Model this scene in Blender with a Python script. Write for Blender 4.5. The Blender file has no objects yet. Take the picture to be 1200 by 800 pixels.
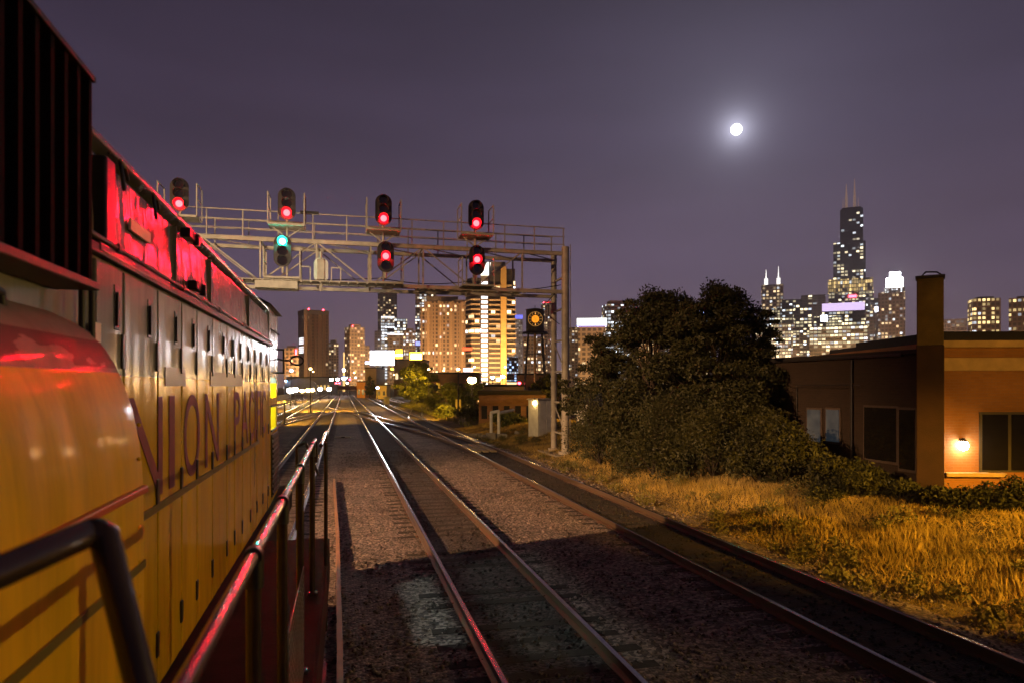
import bpy, math, random
import numpy as np
from mathutils import Vector, Matrix
R = math.radians
SC = bpy.context.scene
COL = SC.collection
random.seed(7)

# ------------------------------------------------------------------ camera
CH = 3.27                      # camera height above the rail heads, metres
TH = math.atan(197/800)        # the track runs along +Y, the camera looks this far right of it
CT, ST = math.cos(TH), math.sin(TH)
cd = bpy.data.cameras.new('camera'); cam = bpy.data.objects.new('camera', cd); COL.objects.link(cam)
cam.location = (0, 0, CH); cam.rotation_euler = (R(90), 0, -TH)
cd.sensor_width = 36; cd.lens = 24; cd.shift_y = 52/1200
cd.clip_start = 0.05; cd.clip_end = 30000
cd.dof.use_dof = True; cd.dof.focus_distance = 40; cd.dof.aperture_fstop = 3.5
SC.camera = cam
HY = 452

def W(px, py, d):              # survey helper: photo pixel + depth -> world point
    a = (px-600)/800; b = (HY-py)/800
    return Vector((d*(a*CT+ST), d*(-a*ST+CT), CH+b*d))
def onX(px, X, py=HY):
    a = (px-600)/800; return W(px, py, X/(a*CT+ST))
def onY(px, Y, py=HY):
    a = (px-600)/800; return W(px, py, Y/(-a*ST+CT))
def G(px, py, z=0.0):
    return W(px, py, (CH-z)*800/(py-HY))

# ------------------------------------------------------------------ render / view
SC.view_settings.view_transform = 'Standard'; SC.view_settings.look = 'None'
SC.view_settings.exposure = 0; SC.view_settings.gamma = 1
SC.render.engine = 'CYCLES'
SC.cycles.use_denoising = True
SC.cycles.max_bounces = 5; SC.cycles.diffuse_bounces = 2; SC.cycles.glossy_bounces = 3
SC.cycles.transmission_bounces = 4; SC.cycles.volume_bounces = 0; SC.cycles.transparent_max_bounces = 6
SC.cycles.sample_clamp_indirect = 6; SC.cycles.caustics_reflective = False; SC.cycles.caustics_refractive = False
SC.cycles.use_light_tree = True

# ------------------------------------------------------------------ world: light-polluted night sky
MOON = (W(863, 152, 1.0)-Vector((0, 0, CH))).normalized()
wd = bpy.data.worlds.new('World'); SC.world = wd; wd.use_nodes = True
nt = wd.node_tree; nt.nodes.clear(); N = nt.nodes.new; L = nt.links.new
def mth(op, a, b=None, tree=None, clamp=False, c=None):
    t = tree or nt
    n = t.nodes.new('ShaderNodeMath'); n.operation = op; n.use_clamp = clamp
    for i, v in enumerate((a, b, c)):
        if v is None: continue
        if isinstance(v, (int, float)): n.inputs[i].default_value = v
        else: t.links.new(v, n.inputs[i])
    return n.outputs[0]
tc = N('ShaderNodeTexCoord'); sep = N('ShaderNodeSeparateXYZ'); L(tc.outputs['Generated'], sep.inputs[0])
ramp = N('ShaderNodeValToRGB'); L(sep.outputs[2], ramp.inputs[0])
el = ramp.color_ramp.elements
el[0].position = 0.0; el[0].color = (.19, .118, .125, 1)
el[1].position = 1.0; el[1].color = (.010, .008, .016, 1)
for p, c in ((.06, (.142, .096, .132)), (.16, (.104, .072, .126)), (.32, (.052, .038, .074)), (.5, (.025, .018, .037))):
    e = ramp.color_ramp.elements.new(p); e.color = (*c, 1)
nz = N('ShaderNodeTexNoise'); nz.inputs['Scale'].default_value = 2.2; nz.inputs['Detail'].default_value = 4
mp = N('ShaderNodeMapping'); mp.inputs['Scale'].default_value = (1, 1, 5); L(tc.outputs['Generated'], mp.inputs[0]); L(mp.outputs[0], nz.inputs['Vector'])
var = mth('MULTIPLY_ADD', nz.outputs[0], .85, c=.575)
dot = N('ShaderNodeVectorMath'); dot.operation = 'DOT_PRODUCT'; L(tc.outputs['Generated'], dot.inputs[0]); dot.inputs[1].default_value = MOON
ang = mth('ARCCOSINE', mth('MINIMUM', dot.outputs['Value'], 1.0))
# aureole of the moon in the moist air: two soft exponential lobes
g1 = mth('MULTIPLY', mth('EXPONENT', mth('MULTIPLY', mth('MAXIMUM', mth('SUBTRACT', ang, .006), 0.0), -75)), .75)
g2 = mth('MULTIPLY', mth('EXPONENT', mth('MULTIPLY', ang, -11)), .085)
g3 = mth('MULTIPLY', mth('EXPONENT', mth('MULTIPLY', ang, -2.6)), .04)
gl = mth('ADD', mth('ADD', g1, g2), g3)
# the sky brightens towards the city on the right of the track
side = N('ShaderNodeVectorMath'); side.operation = 'DOT_PRODUCT'; L(tc.outputs['Generated'], side.inputs[0]); side.inputs[1].default_value = (.75, .66, 0)
sd = mth('MULTIPLY_ADD', side.outputs['Value'], .36, c=.66)
mulc = N('ShaderNodeVectorMath'); mulc.operation = 'SCALE'; L(ramp.outputs[0], mulc.inputs[0]); L(mth('MULTIPLY', var, sd), mulc.inputs['Scale'])
glc = N('ShaderNodeVectorMath'); glc.operation = 'SCALE'; glc.inputs[0].default_value = (.80, .80, 1.0); L(gl, glc.inputs['Scale'])
add = N('ShaderNodeVectorMath'); add.operation = 'ADD'; L(mulc.outputs[0], add.inputs[0]); L(glc.outputs[0], add.inputs[1])
bg = N('ShaderNodeBackground'); L(add.outputs[0], bg.inputs[0]); bg.inputs[1].default_value = 1.36
wo = N('ShaderNodeOutputWorld'); L(bg.outputs[0], wo.inputs[0])

def light(kind, name, loc, energy, color, to=None, size=.1, spot=None, blend=.5, parent=None):
    ld = bpy.data.lights.new(name, kind); ld.energy = energy; ld.color = color
    o = bpy.data.objects.new(name, ld); COL.objects.link(o); o.location = loc
    if kind == 'SUN': ld.angle = R(.5)
    else: ld.shadow_soft_size = size
    if kind == 'SPOT': ld.spot_size = R(spot); ld.spot_blend = blend
    if to is not None:
        o.rotation_euler = (Vector(to)-Vector(loc)).to_track_quat('-Z', 'Y').to_euler()
    if parent is not None:
        o.parent = parent; o.location = Vector(loc)-parent.location
    return o
SOD = (1.0, .50, .13); WARM = (1.0, .74, .45); RED = (1.0, .002, .011)
# the moonlight
light('SUN', 'moonlight', (0, 0, 50), .035, (.85, .9, 1.0), to=Vector((0, 0, 50))-MOON*10)

# ------------------------------------------------------------------ materials
def mat(name, col, rough=.6, metal=0, var=.25, scale=6, bump=0, bscale=40, spec=.5, emit=None, estr=0, col2=None, coat=0, stretch=None, rvar=.0):
    m = bpy.data.materials.new(name); m.use_nodes = True
    t = m.node_tree; b = t.nodes['Principled BSDF']
    b.inputs['Roughness'].default_value = rough; b.inputs['Metallic'].default_value = metal
    b.inputs['Specular IOR Level'].default_value = spec; b.inputs['Coat Weight'].default_value = coat
    tcn = t.nodes.new('ShaderNodeTexCoord'); src = tcn.outputs['Object']
    if stretch:
        mpn = t.nodes.new('ShaderNodeMapping'); mpn.inputs['Scale'].default_value = stretch; t.links.new(src, mpn.inputs[0]); src = mpn.outputs[0]
    n = t.nodes.new('ShaderNodeTexNoise'); n.inputs['Scale'].default_value = scale; n.inputs['Detail'].default_value = 6
    t.links.new(src, n.inputs['Vector'])
    rp = t.nodes.new('ShaderNodeValToRGB'); t.links.new(n.outputs[0], rp.inputs[0])
    a = col if col2 is None else col2
    k = 1-var
    rp.color_ramp.elements[0].position = .32; rp.color_ramp.elements[1].position = .68
    rp.color_ramp.elements[0].color = (a[0]*k, a[1]*k, a[2]*k, 1); rp.color_ramp.elements[1].color = (*col, 1)
    t.links.new(rp.outputs[0], b.inputs['Base Color'])
    if rvar:
        r = mth('MULTIPLY_ADD', n.outputs[0], rvar*2, tree=t, c=rough-rvar, clamp=True); t.links.new(r, b.inputs['Roughness'])
    if bump:
        n2 = t.nodes.new('ShaderNodeTexNoise'); n2.inputs['Scale'].default_value = bscale; n2.inputs['Detail'].default_value = 3
        t.links.new(src, n2.inputs['Vector'])
        bp = t.nodes.new('ShaderNodeBump'); bp.inputs['Strength'].default_value = 1; bp.inputs['Distance'].default_value = bump
        t.links.new(n2.outputs[0], bp.inputs['Height']); t.links.new(bp.outputs[0], b.inputs['Normal'])
    if emit:
        b.inputs['Emission Color'].default_value = (*emit, 1); b.inputs['Emission Strength'].default_value = estr
    return m

def brickmat(name, c1, c2, mortar, sc=1.0, rough=.85):
    m = mat(name, c1, rough, var=.3, scale=1.2); t = m.node_tree; b = t.nodes['Principled BSDF']
    tcn = t.nodes.new('ShaderNodeTexCoord'); s = t.nodes.new('ShaderNodeSeparateXYZ'); t.links.new(tcn.outputs['Object'], s.inputs[0])
    cb = t.nodes.new('ShaderNodeCombineXYZ'); t.links.new(mth('ADD', s.outputs[0], s.outputs[1], tree=t), cb.inputs[0]); t.links.new(s.outputs[2], cb.inputs[1])
    br = t.nodes.new('ShaderNodeTexBrick'); t.links.new(cb.outputs[0], br.inputs['Vector'])
    br.inputs['Scale'].default_value = 1/sc; br.inputs['Brick Width'].default_value = .22; br.inputs['Row Height'].default_value = .075
    br.inputs['Mortar Size'].default_value = .008; br.inputs['Color1'].default_value = (*c1, 1); br.inputs['Color2'].default_value = (*c2, 1); br.inputs['Mortar'].default_value = (*mortar, 1)
    n = t.nodes.new('ShaderNodeTexNoise'); n.inputs['Scale'].default_value = .8; n.inputs['Detail'].default_value = 5; t.links.new(tcn.outputs['Object'], n.inputs['Vector'])
    v = t.nodes.new('ShaderNodeVectorMath'); v.operation = 'SCALE'; t.links.new(br.outputs['Color'], v.inputs[0])
    t.links.new(mth('MULTIPLY_ADD', n.outputs[0], .9, tree=t, c=.5), v.inputs['Scale']); t.links.new(v.outputs[0], b.inputs['Base Color'])
    bp = t.nodes.new('ShaderNodeBump'); bp.inputs['Distance'].default_value = .012; bp.invert = True; t.links.new(br.outputs['Fac'], bp.inputs['Height']); t.links.new(bp.outputs[0], b.inputs['Normal'])
    return m

def facade(name, wall, glass, fw, fh, mx=.18, mz=.3, p=.25, warm=(1, .72, .38), cool=(.85, .92, 1), coolp=.3, strength=3.0, clump=1.0, band=0, rib=0, ribc=None, seed=0.0):
    """office / flat facade: grid of windows, some of them lit"""
    m = bpy.data.materials.new(name); m.use_nodes = True; t = m.node_tree; b = t.nodes['Principled BSDF']
    b.inputs['Roughness'].default_value = .6
    tcn = t.nodes.new('ShaderNodeTexCoord'); s = t.nodes.new('ShaderNodeSeparateXYZ'); t.links.new(tcn.outputs['Object'], s.inputs[0])
    M = lambda op, a, bb=None, c=None, clamp=False: mth(op, a, bb, tree=t, c=c, clamp=clamp)
    u = M('DIVIDE', M('ADD', M('ADD', s.outputs[0], s.outputs[1]), 1000.0), fw); v = M('DIVIDE', s.outputs[2], fh)
    fu, fv = M('FRACT', u), M('FRACT', v); iu, iv = M('FLOOR', u), M('FLOOR', v)
    mu = M('MULTIPLY', M('GREATER_THAN', fu, mx), M('LESS_THAN', fu, 1-mx))
    mv = M('MULTIPLY', M('GREATER_THAN', fv, mz), M('LESS_THAN', fv, 1-mz*.35))
    geo = t.nodes.new('ShaderNodeNewGeometry'); sn = t.nodes.new('ShaderNodeSeparateXYZ'); t.links.new(geo.outputs['Normal'], sn.inputs[0])
    vert = M('LESS_THAN', M('ABSOLUTE', sn.outputs[2]), .5)
    mask = M('MULTIPLY', M('MULTIPLY', mu, mv), vert)
    cb = t.nodes.new('ShaderNodeCombineXYZ'); t.links.new(iu, cb.inputs[0]); t.links.new(iv, cb.inputs[1]); cb.inputs[2].default_value = seed
    wn = t.nodes.new('ShaderNodeTexWhiteNoise'); wn.noise_dimensions = '3D'; t.links.new(cb.outputs[0], wn.inputs['Vector'])
    sp = t.nodes.new('ShaderNodeSeparateColor'); t.links.new(wn.outputs['Color'], sp.inputs[0])
    ns = t.nodes.new('ShaderNodeTexNoise'); ns.inputs['Scale'].default_value = .22; ns.inputs['Detail'].default_value = 2
    cb2 = t.nodes.new('ShaderNodeCombineXYZ'); t.links.new(M('MULTIPLY', iu, .6), cb2.inputs[0]); t.links.new(M('MULTIPLY', iv, 1.6), cb2.inputs[1]); cb2.inputs[2].default_value = seed*3.1
    t.links.new(cb2.outputs[0], ns.inputs['Vector'])
    pp = M('ADD', p, M('MULTIPLY', M('SUBTRACT', ns.outputs[0], .5), clump*p*3.2))
    rw_ = t.nodes.new('ShaderNodeTexWhiteNoise'); rw_.noise_dimensions = '2D'; cb3 = t.nodes.new('ShaderNodeCombineXYZ'); t.links.new(iv, cb3.inputs[0]); cb3.inputs[1].default_value = seed+.5; t.links.new(cb3.outputs[0], rw_.inputs['Vector'])
    pp = M('ADD', pp, M('MULTIPLY', M('MULTIPLY', M('LESS_THAN', rw_.outputs['Value'], min(.16, p*.4)), vert), .45))
    lit = M('LESS_THAN', sp.outputs[0], pp)
    stg = M('MULTIPLY', M('MULTIPLY', M('MULTIPLY', lit, mask), M('MULTIPLY_ADD', M('POWER', sp.outputs[1], 2.2), 1.0, c=.16)), strength)
    mc = t.nodes.new('ShaderNodeMix'); mc.data_type = 'RGBA'; t.links.new(M('LESS_THAN', sp.outputs[2], coolp), mc.inputs['Factor'])
    mc.inputs['A'].default_value = (*warm, 1); mc.inputs['B'].default_value = (*cool, 1)
    t.links.new(mc.outputs['Result'], b.inputs['Emission Color']); t.links.new(stg, b.inputs['Emission Strength'])
    mb = t.nodes.new('ShaderNodeMix'); mb.data_type = 'RGBA'; t.links.new(mask, mb.inputs['Factor']); mb.inputs['A'].default_value = (*wall, 1); mb.inputs['B'].default_value = (*glass, 1)
    out = mb.outputs['Result']
    if rib:
        fr = M('FRACT', M('DIVIDE', M('ADD', M('ADD', s.outputs[0], s.outputs[1]), 1000.0), rib))
        mr = t.nodes.new('ShaderNodeMix'); mr.data_type = 'RGBA'; t.links.new(M('MULTIPLY', M('LESS_THAN', fr, .22), vert), mr.inputs['Factor']); t.links.new(out, mr.inputs['A']); mr.inputs['B'].default_value = (*(ribc or wall), 1)
        out = mr.outputs['Result']
    t.links.new(out, b.inputs['Base Color'])
    return m

def emis(name, col, s):
    m = bpy.data.materials.new(name); m.use_nodes = True; t = m.node_tree; b = t.nodes['Principled BSDF']
    b.inputs['Base Color'].default_value = (*[min(1, c*.6) for c in col], 1)
    b.inputs['Emission Color'].default_value = (*col, 1); b.inputs['Emission Strength'].default_value = s
    return m

# ------------------------------------------------------------------ mesh building
class MB:
    def __init__(s): s.v = []; s.f = []; s.sm = []
    def add(s, vs, fs, smooth=False):
        o = len(s.v); s.v += [tuple(v) for v in vs]; s.f += [tuple(i+o for i in f) for f in fs]; s.sm += [smooth]*len(fs); return s
    def box(s, c, d, rz=0, m=None):
        x, y, z = d[0]/2, d[1]/2, d[2]/2
        vs = [Vector((a, b, e)) for a in (-x, x) for b in (-y, y) for e in (-z, z)]
        if rz: vs = [Matrix.Rotation(rz, 3, 'Z') @ v for v in vs]
        if m is not None: vs = [m @ v for v in vs]
        c = Vector(c)
        return s.add([v+c for v in vs], [(0, 1, 3, 2), (4, 6, 7, 5), (0, 4, 5, 1), (2, 3, 7, 6), (0, 2, 6, 4), (1, 5, 7, 3)])
    def b2(s, lo, hi):
        return s.box([(a+b)/2 for a, b in zip(lo, hi)], [abs(b-a) for a, b in zip(lo, hi)])
    def bar(s, p, q, w, h=None):           # square bar between two points
        p, q = Vector(p), Vector(q); h = h or w; d = q-p; ln = d.length
        if ln < 1e-6: return s
        m = d.to_track_quat('Y', 'Z').to_matrix()
        return s.box((p+q)/2, (w, ln, h), m=m)
    def cyl(s, p, q, r, r2=None, n=12, caps=True):
        p, q = Vector(p), Vector(q); r2 = r if r2 is None else r2
        m = (q-p).to_track_quat('Z', 'Y').to_matrix()
        ring = [(math.cos(2*math.pi*i/n), math.sin(2*math.pi*i/n)) for i in range(n)]
        a = [p+m @ Vector((x*r, y*r, 0)) for x, y in ring]; b = [q+m @ Vector((x*r2, y*r2, 0)) for x, y in ring]
        s.add(a+b, [(i, (i+1) % n, n+(i+1) % n, n+i) for i in range(n)], True)
        if caps: s.add(a, [tuple(reversed(range(n)))]); s.add(b, [tuple(range(n))])
        return s
    def tube(s, pts, r, n=12):
        for a, b in zip(pts, pts[1:]): s.cyl(a, b, r, n=n)
        for a in pts[1:-1]: s.ball(a, r, n, 6)
        return s
    def ball(s, c, r, n=12, k=8, sz=1):
        c = Vector(c); vs = []; fs = []
        for j in range(k+1):
            t = math.pi*j/k
            for i in range(n):
                a = 2*math.pi*i/n; vs.append(c+Vector((r*math.sin(t)*math.cos(a), r*math.sin(t)*math.sin(a), r*sz*math.cos(t))))
        for j in range(k):
            for i in range(n): fs.append((j*n+i, (j+1)*n+i, (j+1)*n+(i+1) % n, j*n+(i+1) % n))
        return s.add(vs, fs, True)
    def sweep(s, prof, pts, closed=True, smooth=False, caps=True):   # profile (x,z) along pts in the ground plane
        vs = []; n = len(prof)
        for i, p in enumerate(pts):
            p = Vector(p); a = Vector(pts[max(0, i-1)]); b = Vector(pts[min(len(pts)-1, i+1)])
            d = (b-a); d.z = 0; d.normalize(); side = Vector((d.y, -d.x, 0))
            vs += [p+side*x+Vector((0, 0, z)) for x, z in prof]
        fs = []
        for i in range(len(pts)-1):
            for j in range(n if closed else n-1):
                fs.append((i*n+j, i*n+(j+1) % n, (i+1)*n+(j+1) % n, (i+1)*n+j))
        s.add(vs, fs, smooth)
        if caps and closed: s.add(vs[:n], [tuple(range(n))]); s.add(vs[-n:], [tuple(reversed(range(n)))])
        return s
    def prism(s, poly, axis, a, b):         # polygon in the plane normal to axis, extruded a..b
        def P(u, v, w): return {'X': (w, u, v), 'Y': (u, w, v), 'Z': (u, v, w)}[axis]
        n = len(poly); vs = [P(u, v, a) for u, v in poly]+[P(u, v, b) for u, v in poly]
        return s.add(vs, [tuple(range(n)), tuple(reversed(range(n, 2*n)))]+[(i, i+n, (i+1) % n+n, (i+1) % n) for i in range(n)])
    def build(s, name, m, parent=None, bevel=0, loc=None):
        me = bpy.data.meshes.new(name); me.from_pydata(s.v, [], s.f); me.materials.append(m)
        me.polygons.foreach_set('use_smooth', s.sm)
        me.update()
        import bmesh
        bm = bmesh.new(); bm.from_mesh(me); bmesh.ops.recalc_face_normals(bm, faces=bm.faces); bm.to_mesh(me); bm.free()
        o = bpy.data.objects.new(name, me); COL.objects.link(o)
        if loc is not None: o.location = loc
        if parent is not None: o.parent = parent
        if bevel:
            md = o.modifiers.new('bevel', 'BEVEL'); md.width = bevel; md.segments = 2; md.limit_method = 'ANGLE'
        return o

def tag(o, label=None, cat=None, group=None, kind=None):
    if label: o['label'] = label
    if cat: o['category'] = cat
    if group: o['group'] = group
    if kind: o['kind'] = kind
    return o
def thing(name, loc, label, cat, group=None, rz=0):
    o = bpy.data.objects.new(name, None); COL.objects.link(o); o.location = loc; o.rotation_euler = (0, 0, rz); o.empty_display_size = .3
    return tag(o, label, cat, group)
def kids(o): return [c for c in bpy.data.objects if c.parent == o]
def copy_tree(o, parent=None):
    c = o.copy(); COL.objects.link(c)
    if parent is not None: c.parent = parent
    for ch in kids(o): copy_tree(ch, c)
    return c
def struct(o): o['kind'] = 'structure'; return o

def textmesh(s, name, m, w, h, depth, loc, rot, parent):
    """lettering stretched to width w and height h; origin at its lower left"""
    cu = bpy.data.curves.new(name, 'FONT'); cu.body = s; cu.extrude = depth; cu.size = 1
    to = bpy.data.objects.new(name, cu); COL.objects.link(to); bpy.context.view_layer.update()
    me = bpy.data.meshes.new_from_object(to); bpy.data.objects.remove(to); bpy.data.curves.remove(cu)
    n = len(me.vertices); co = np.empty(n*3); me.vertices.foreach_get('co', co); co = co.reshape(-1, 3)
    lo = co.min(0); hi = co.max(0)
    co[:, 0] = (co[:, 0]-lo[0])/(hi[0]-lo[0])*w; co[:, 1] = (co[:, 1]-lo[1])/(hi[1]-lo[1])*h
    me.vertices.foreach_set('co', co.ravel()); me.materials.clear(); me.materials.append(m); me.update()
    o = bpy.data.objects.new(name, me); COL.objects.link(o); o.location = loc; o.rotation_euler = rot; o.parent = parent
    return o

# shared materials
M_steel = mat('gantry_paint', (.42, .38, .33), .5, var=.35, scale=3)
M_black = mat('black_paint', (.012, .011, .013), .35, var=.3)
M_dark = mat('dark_metal', (.03, .025, .025), .45, var=.4)
M_conc = mat('concrete', (.30, .28, .25), .85, var=.35, scale=2, bump=.01)
M_wood = mat('creosoted_wood', (.04, .028, .022), .9, var=.5, scale=5, bump=.01)
M_white = mat('white_paint', (.72, .71, .66), .5, var=.25, scale=2)
M_lampS = emis('sodium_lamp', (1, .62, .22), 60)
M_lampW = emis('white_lamp', (1, .93, .78), 60)
M_red = emis('red_lamp', (1, .03, .05), 30)

# ================================================================== ground
def gravelmat():
    m = bpy.data.materials.new('ballast_stone'); m.use_nodes = True; t = m.node_tree; b = t.nodes['Principled BSDF']
    b.inputs['Roughness'].default_value = .75
    tcn = t.nodes.new('ShaderNodeTexCoord')
    vo = t.nodes.new('ShaderNodeTexVoronoi'); vo.inputs['Scale'].default_value = 21; t.links.new(tcn.outputs['Object'], vo.inputs['Vector'])
    no = t.nodes.new('ShaderNodeTexNoise'); no.inputs['Scale'].default_value = .9; no.inputs['Detail'].default_value = 6; t.links.new(tcn.outputs['Object'], no.inputs['Vector'])
    sc_ = t.nodes.new('ShaderNodeSeparateColor'); t.links.new(vo.outputs['Color'], sc_.inputs[0])
    rp = t.nodes.new('ShaderNodeValToRGB'); t.links.new(sc_.outputs[0], rp.inputs[0])
    e = rp.color_ramp.elements; e[0].color = (.04, .03, .03, 1); e[1].color = (.36, .28, .25, 1); x = e.new(.5); x.color = (.13, .10, .09, 1)
    v = t.nodes.new('ShaderNodeVectorMath'); v.operation = 'SCALE'; t.links.new(rp.outputs[0], v.inputs[0])
    # oil and brake dust darken the stones between the rails of each track; the right one also has shade painted in
    sx_ = t.nodes.new('ShaderNodeSeparateXYZ'); t.links.new(tcn.outputs['Object'], sx_.inputs[0]); acc = None
    for cx_, am in ((2.48, .72), (7.07, .93), (-1.88, .5), (-6.5, .5), (-11.0, .5)):
        dd_ = mth('ABSOLUTE', mth('SUBTRACT', sx_.outputs[0], cx_, tree=t), tree=t)
        g_ = mth('MULTIPLY', mth('MULTIPLY_ADD', mth('SUBTRACT', dd_, mth('MULTIPLY', no.outputs[0], .5, tree=t), tree=t), -3.0, tree=t, c=2.2, clamp=True), am, tree=t)
        acc = g_ if acc is None else mth('ADD', acc, g_, tree=t)
    k_ = mth('SUBTRACT', 1.0, acc, tree=t)
    t.links.new(mth('MULTIPLY', mth('MULTIPLY_ADD', no.outputs[0], 1.5, tree=t, c=.25), k_, tree=t), v.inputs['Scale']); t.links.new(v.outputs[0], b.inputs['Base Color'])
    bp = t.nodes.new('ShaderNodeBump'); bp.inputs['Distance'].default_value = .028; bp.invert = True
    t.links.new(vo.outputs['Distance'], bp.inputs['Height']); t.links.new(bp.outputs[0], b.inputs['Normal'])
    return m
M_gravel = gravelmat()
M_dirt = mat('weedy_dirt', (.12, .085, .035), .95, var=.6, scale=.6, bump=.05, bscale=4)
def hgt(x, y):                    # gentle bank on the right of the line
    t = min(1, max(0, (x-8.3)/5.5)); return -.32+.75*t*t*(3-2*t)*(1 if y < 60 else max(0, 1-(y-60)/60))+.05*math.sin(x*1.3+y*.7)*t
# one sheet to the horizon
bmx = MB()
xs = [-1900, -400, -100, -40, -20]+[i*1.0 for i in range(-13, 32)]+[40, 80, 200, 600, 1900]
ys = [-400, -60, -20]+[i*2.0 for i in range(-5, 50)]+[110, 130, 160, 220, 400, 900, 1900]
vs = [(x, y, hgt(x, y) if 8 < x < 60 else (-.32 if x <= 8 else .43*max(0, 1-max(0, y-60)/60))) for x in xs for y in ys]
ny = len(ys)
bmx.add(vs, [(i*ny+j, (i+1)*ny+j, (i+1)*ny+j+1, i*ny+j+1) for i in range(len(xs)-1) for j in range(ny-1)], True)
struct(bmx.build('ground', M_dirt))
# ballast bed of all the tracks, shoulders sloping down
bb = MB(); prof = [(-16.5, -.318), (-15.5, -.165), (8.25, -.165), (9.2, -.318)]
vs = []
for y in (-60, 0, 30, 60, 100, 200, 420): vs += [(x, y, z) for x, z in prof]
bb.add(vs, [(j*4+i, j*4+i+1, (j+1)*4+i+1, (j+1)*4+i) for j in range(6) for i in range(3)])
struct(bb.build('ballast', M_gravel))

# ================================================================== tracks
M_rail = mat('rail_steel', (.30, .20, .13), .34, metal=.7, var=.45, scale=2.5, stretch=(1, .15, 1), rvar=.12)
M_head = mat('polished_rail_head', (.62, .58, .54), .22, metal=1, var=.15, scale=3)
RP = [(-.075, -.16), (.075, -.16), (.075, -.147), (.012, -.125), (.012, -.04), (.036, -.032), (.036, -.004), (-.036, -.004), (-.036, -.032), (-.012, -.04), (-.012, -.125), (-.075, -.147)]
def rail(pts, parent):
    r = MB().sweep(RP, pts).build('rail', M_rail, parent)
    MB().sweep([(-.031, -.0035), (.031, -.0035), (.027, .003), (-.027, .003)], pts).build('rail_head', M_head, r)
M_plate = mat('rusty_plate', (.16, .07, .03), .8, var=.5, scale=9)
def track(cx, y0, y1, label, path=None):
    t = thing('railway_track', (0, 0, 0), label, 'railway track'); t['kind'] = 'structure'
    path = path or [(cx, y0), (cx, y1)]
    P = []
    for i in range(len(path)):
        a = path[max(0, i-1)]; b = path[min(len(path)-1, i+1)]; d = Vector((b[0]-a[0], b[1]-a[1])).normalized(); P.append((Vector(path[i]), Vector((d.y, -d.x))))
    for sgn in (-1, 1):
        rail([(p.x+n.x*sgn*.752, p.y+n.y*sgn*.752, 0) for p, n in P], t)
    return t
def ties(t, cx, y0, y1, near=60):
    y = y0; i = 0; rest = MB(); rnd = random.Random(int(cx*10))
    src = MB().box((0, 0, 0), (2.55, .22, .12)).build('tie', M_wood, t, bevel=.012)
    for sx_ in (-.752, .752): MB().box((sx_, 0, .064), (.2, .17, .012)).box((sx_-.085, .04, .075), (.02, .02, .02)).box((sx_+.085, -.04, .075), (.02, .02, .02)).build('tie_plate', M_plate, src)
    src.location = (cx, y0, -.222); src.rotation_euler.z = rnd.uniform(-.01, .01)
    y += .56; tp = [o for o in bpy.data.objects if o.parent == src]
    while y < y1:
        if i < near:
            c = src.copy(); COL.objects.link(c); c.parent = t; c.location = (cx+rnd.uniform(-.04, .04), y+rnd.uniform(-.03, .03), -.222+rnd.uniform(-.006, .006)); c.rotation_euler.z = rnd.uniform(-.02, .02)
            for ch_ in tp: e_ = ch_.copy(); COL.objects.link(e_); e_.parent = c
        else: rest.box((cx, y, -.222), (2.55, .22, .12))
        y += .56; i += 1
    if rest.v: tag(rest.build('ties', M_wood, t), kind='stuff')
TR = [(-1.88, 'track under the locomotive, left rail hidden by its deck'), (2.48, 'middle track with bright rails running beside the locomotive'),
      (7.07, 'right hand track next to the grassy bank'), (-6.5, 'left track partly hidden behind the locomotive'), (-11.0, 'far left track of the yard')]
for cx, lb in TR:
    st = {2.48: 5, 7.07: 6, -1.88: 11.5}.get(cx, 20)
    t = track(cx, -40, 330, lb); ties(t, cx, st, 170 if cx > -3 else 120)
def scurve(x0, y0, x1, y1, n=24):
    return [(x0+(x1-x0)*(t*t*(3-2*t)), y0+(y1-y0)*t) for t in [i/n for i in range(n+1)]]
track(0, 0, 0, 'crossover track curving from the right hand track to the middle track', scurve(7.07, 34, 2.48, 84))
track(0, 0, 0, 'crossover track from the middle track over to the locomotive track', scurve(2.48, 74, -1.88, 118))
track(0, 0, 0, 'crossover track from the far left yard up to the locomotive track', scurve(-6.5, 52, -1.88, 98))
track(0, 0, 0, 'right siding curving away from the right hand track', scurve(7.07, 62, 11.6, 120)+[(11.6, 300)])
# loose stones thrown up on the bed
ns = 9000; rg_ = np.random.default_rng(9); sx = rg_.uniform(-.3, 9.2, ns); sy = 5+rg_.random(ns)**1.6*32; ok = np.ones(ns, bool)
for rx in (1.728, 3.232, 6.318, 7.822): ok &= abs(sx-rx) > .12
sx, sy = sx[ok], sy[ok]; ns = len(sx); sz = rg_.uniform(.018, .045, ns)
base = np.array([(1, 0, 0), (0, 1, 0), (-1, 0, 0), (0, -1, 0), (0, 0, .8), (0, 0, -.8)])
V = (base[None]*(1+rg_.uniform(-.35, .35, (ns, 6, 1))))*sz[:, None, None]; a_ = rg_.random(ns)*6.28; ca, sa = np.cos(a_)[:, None], np.sin(a_)[:, None]
V = np.stack([V[:, :, 0]*ca-V[:, :, 1]*sa+sx[:, None], V[:, :, 0]*sa+V[:, :, 1]*ca+sy[:, None], V[:, :, 2]-.155], 2).reshape(-1, 3)
F3 = np.array([(0, 1, 4), (1, 2, 4), (2, 3, 4), (3, 0, 4), (1, 0, 5), (2, 1, 5), (3, 2, 5), (0, 3, 5)]); FF = (np.arange(ns)[:, None, None]*6+F3[None]).reshape(-1)
me = bpy.data.meshes.new('loose_stones'); me.vertices.add(len(V)); me.vertices.foreach_set('co', V.ravel()); me.loops.add(len(FF)); me.loops.foreach_set('vertex_index', FF.astype(np.int32))
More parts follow.
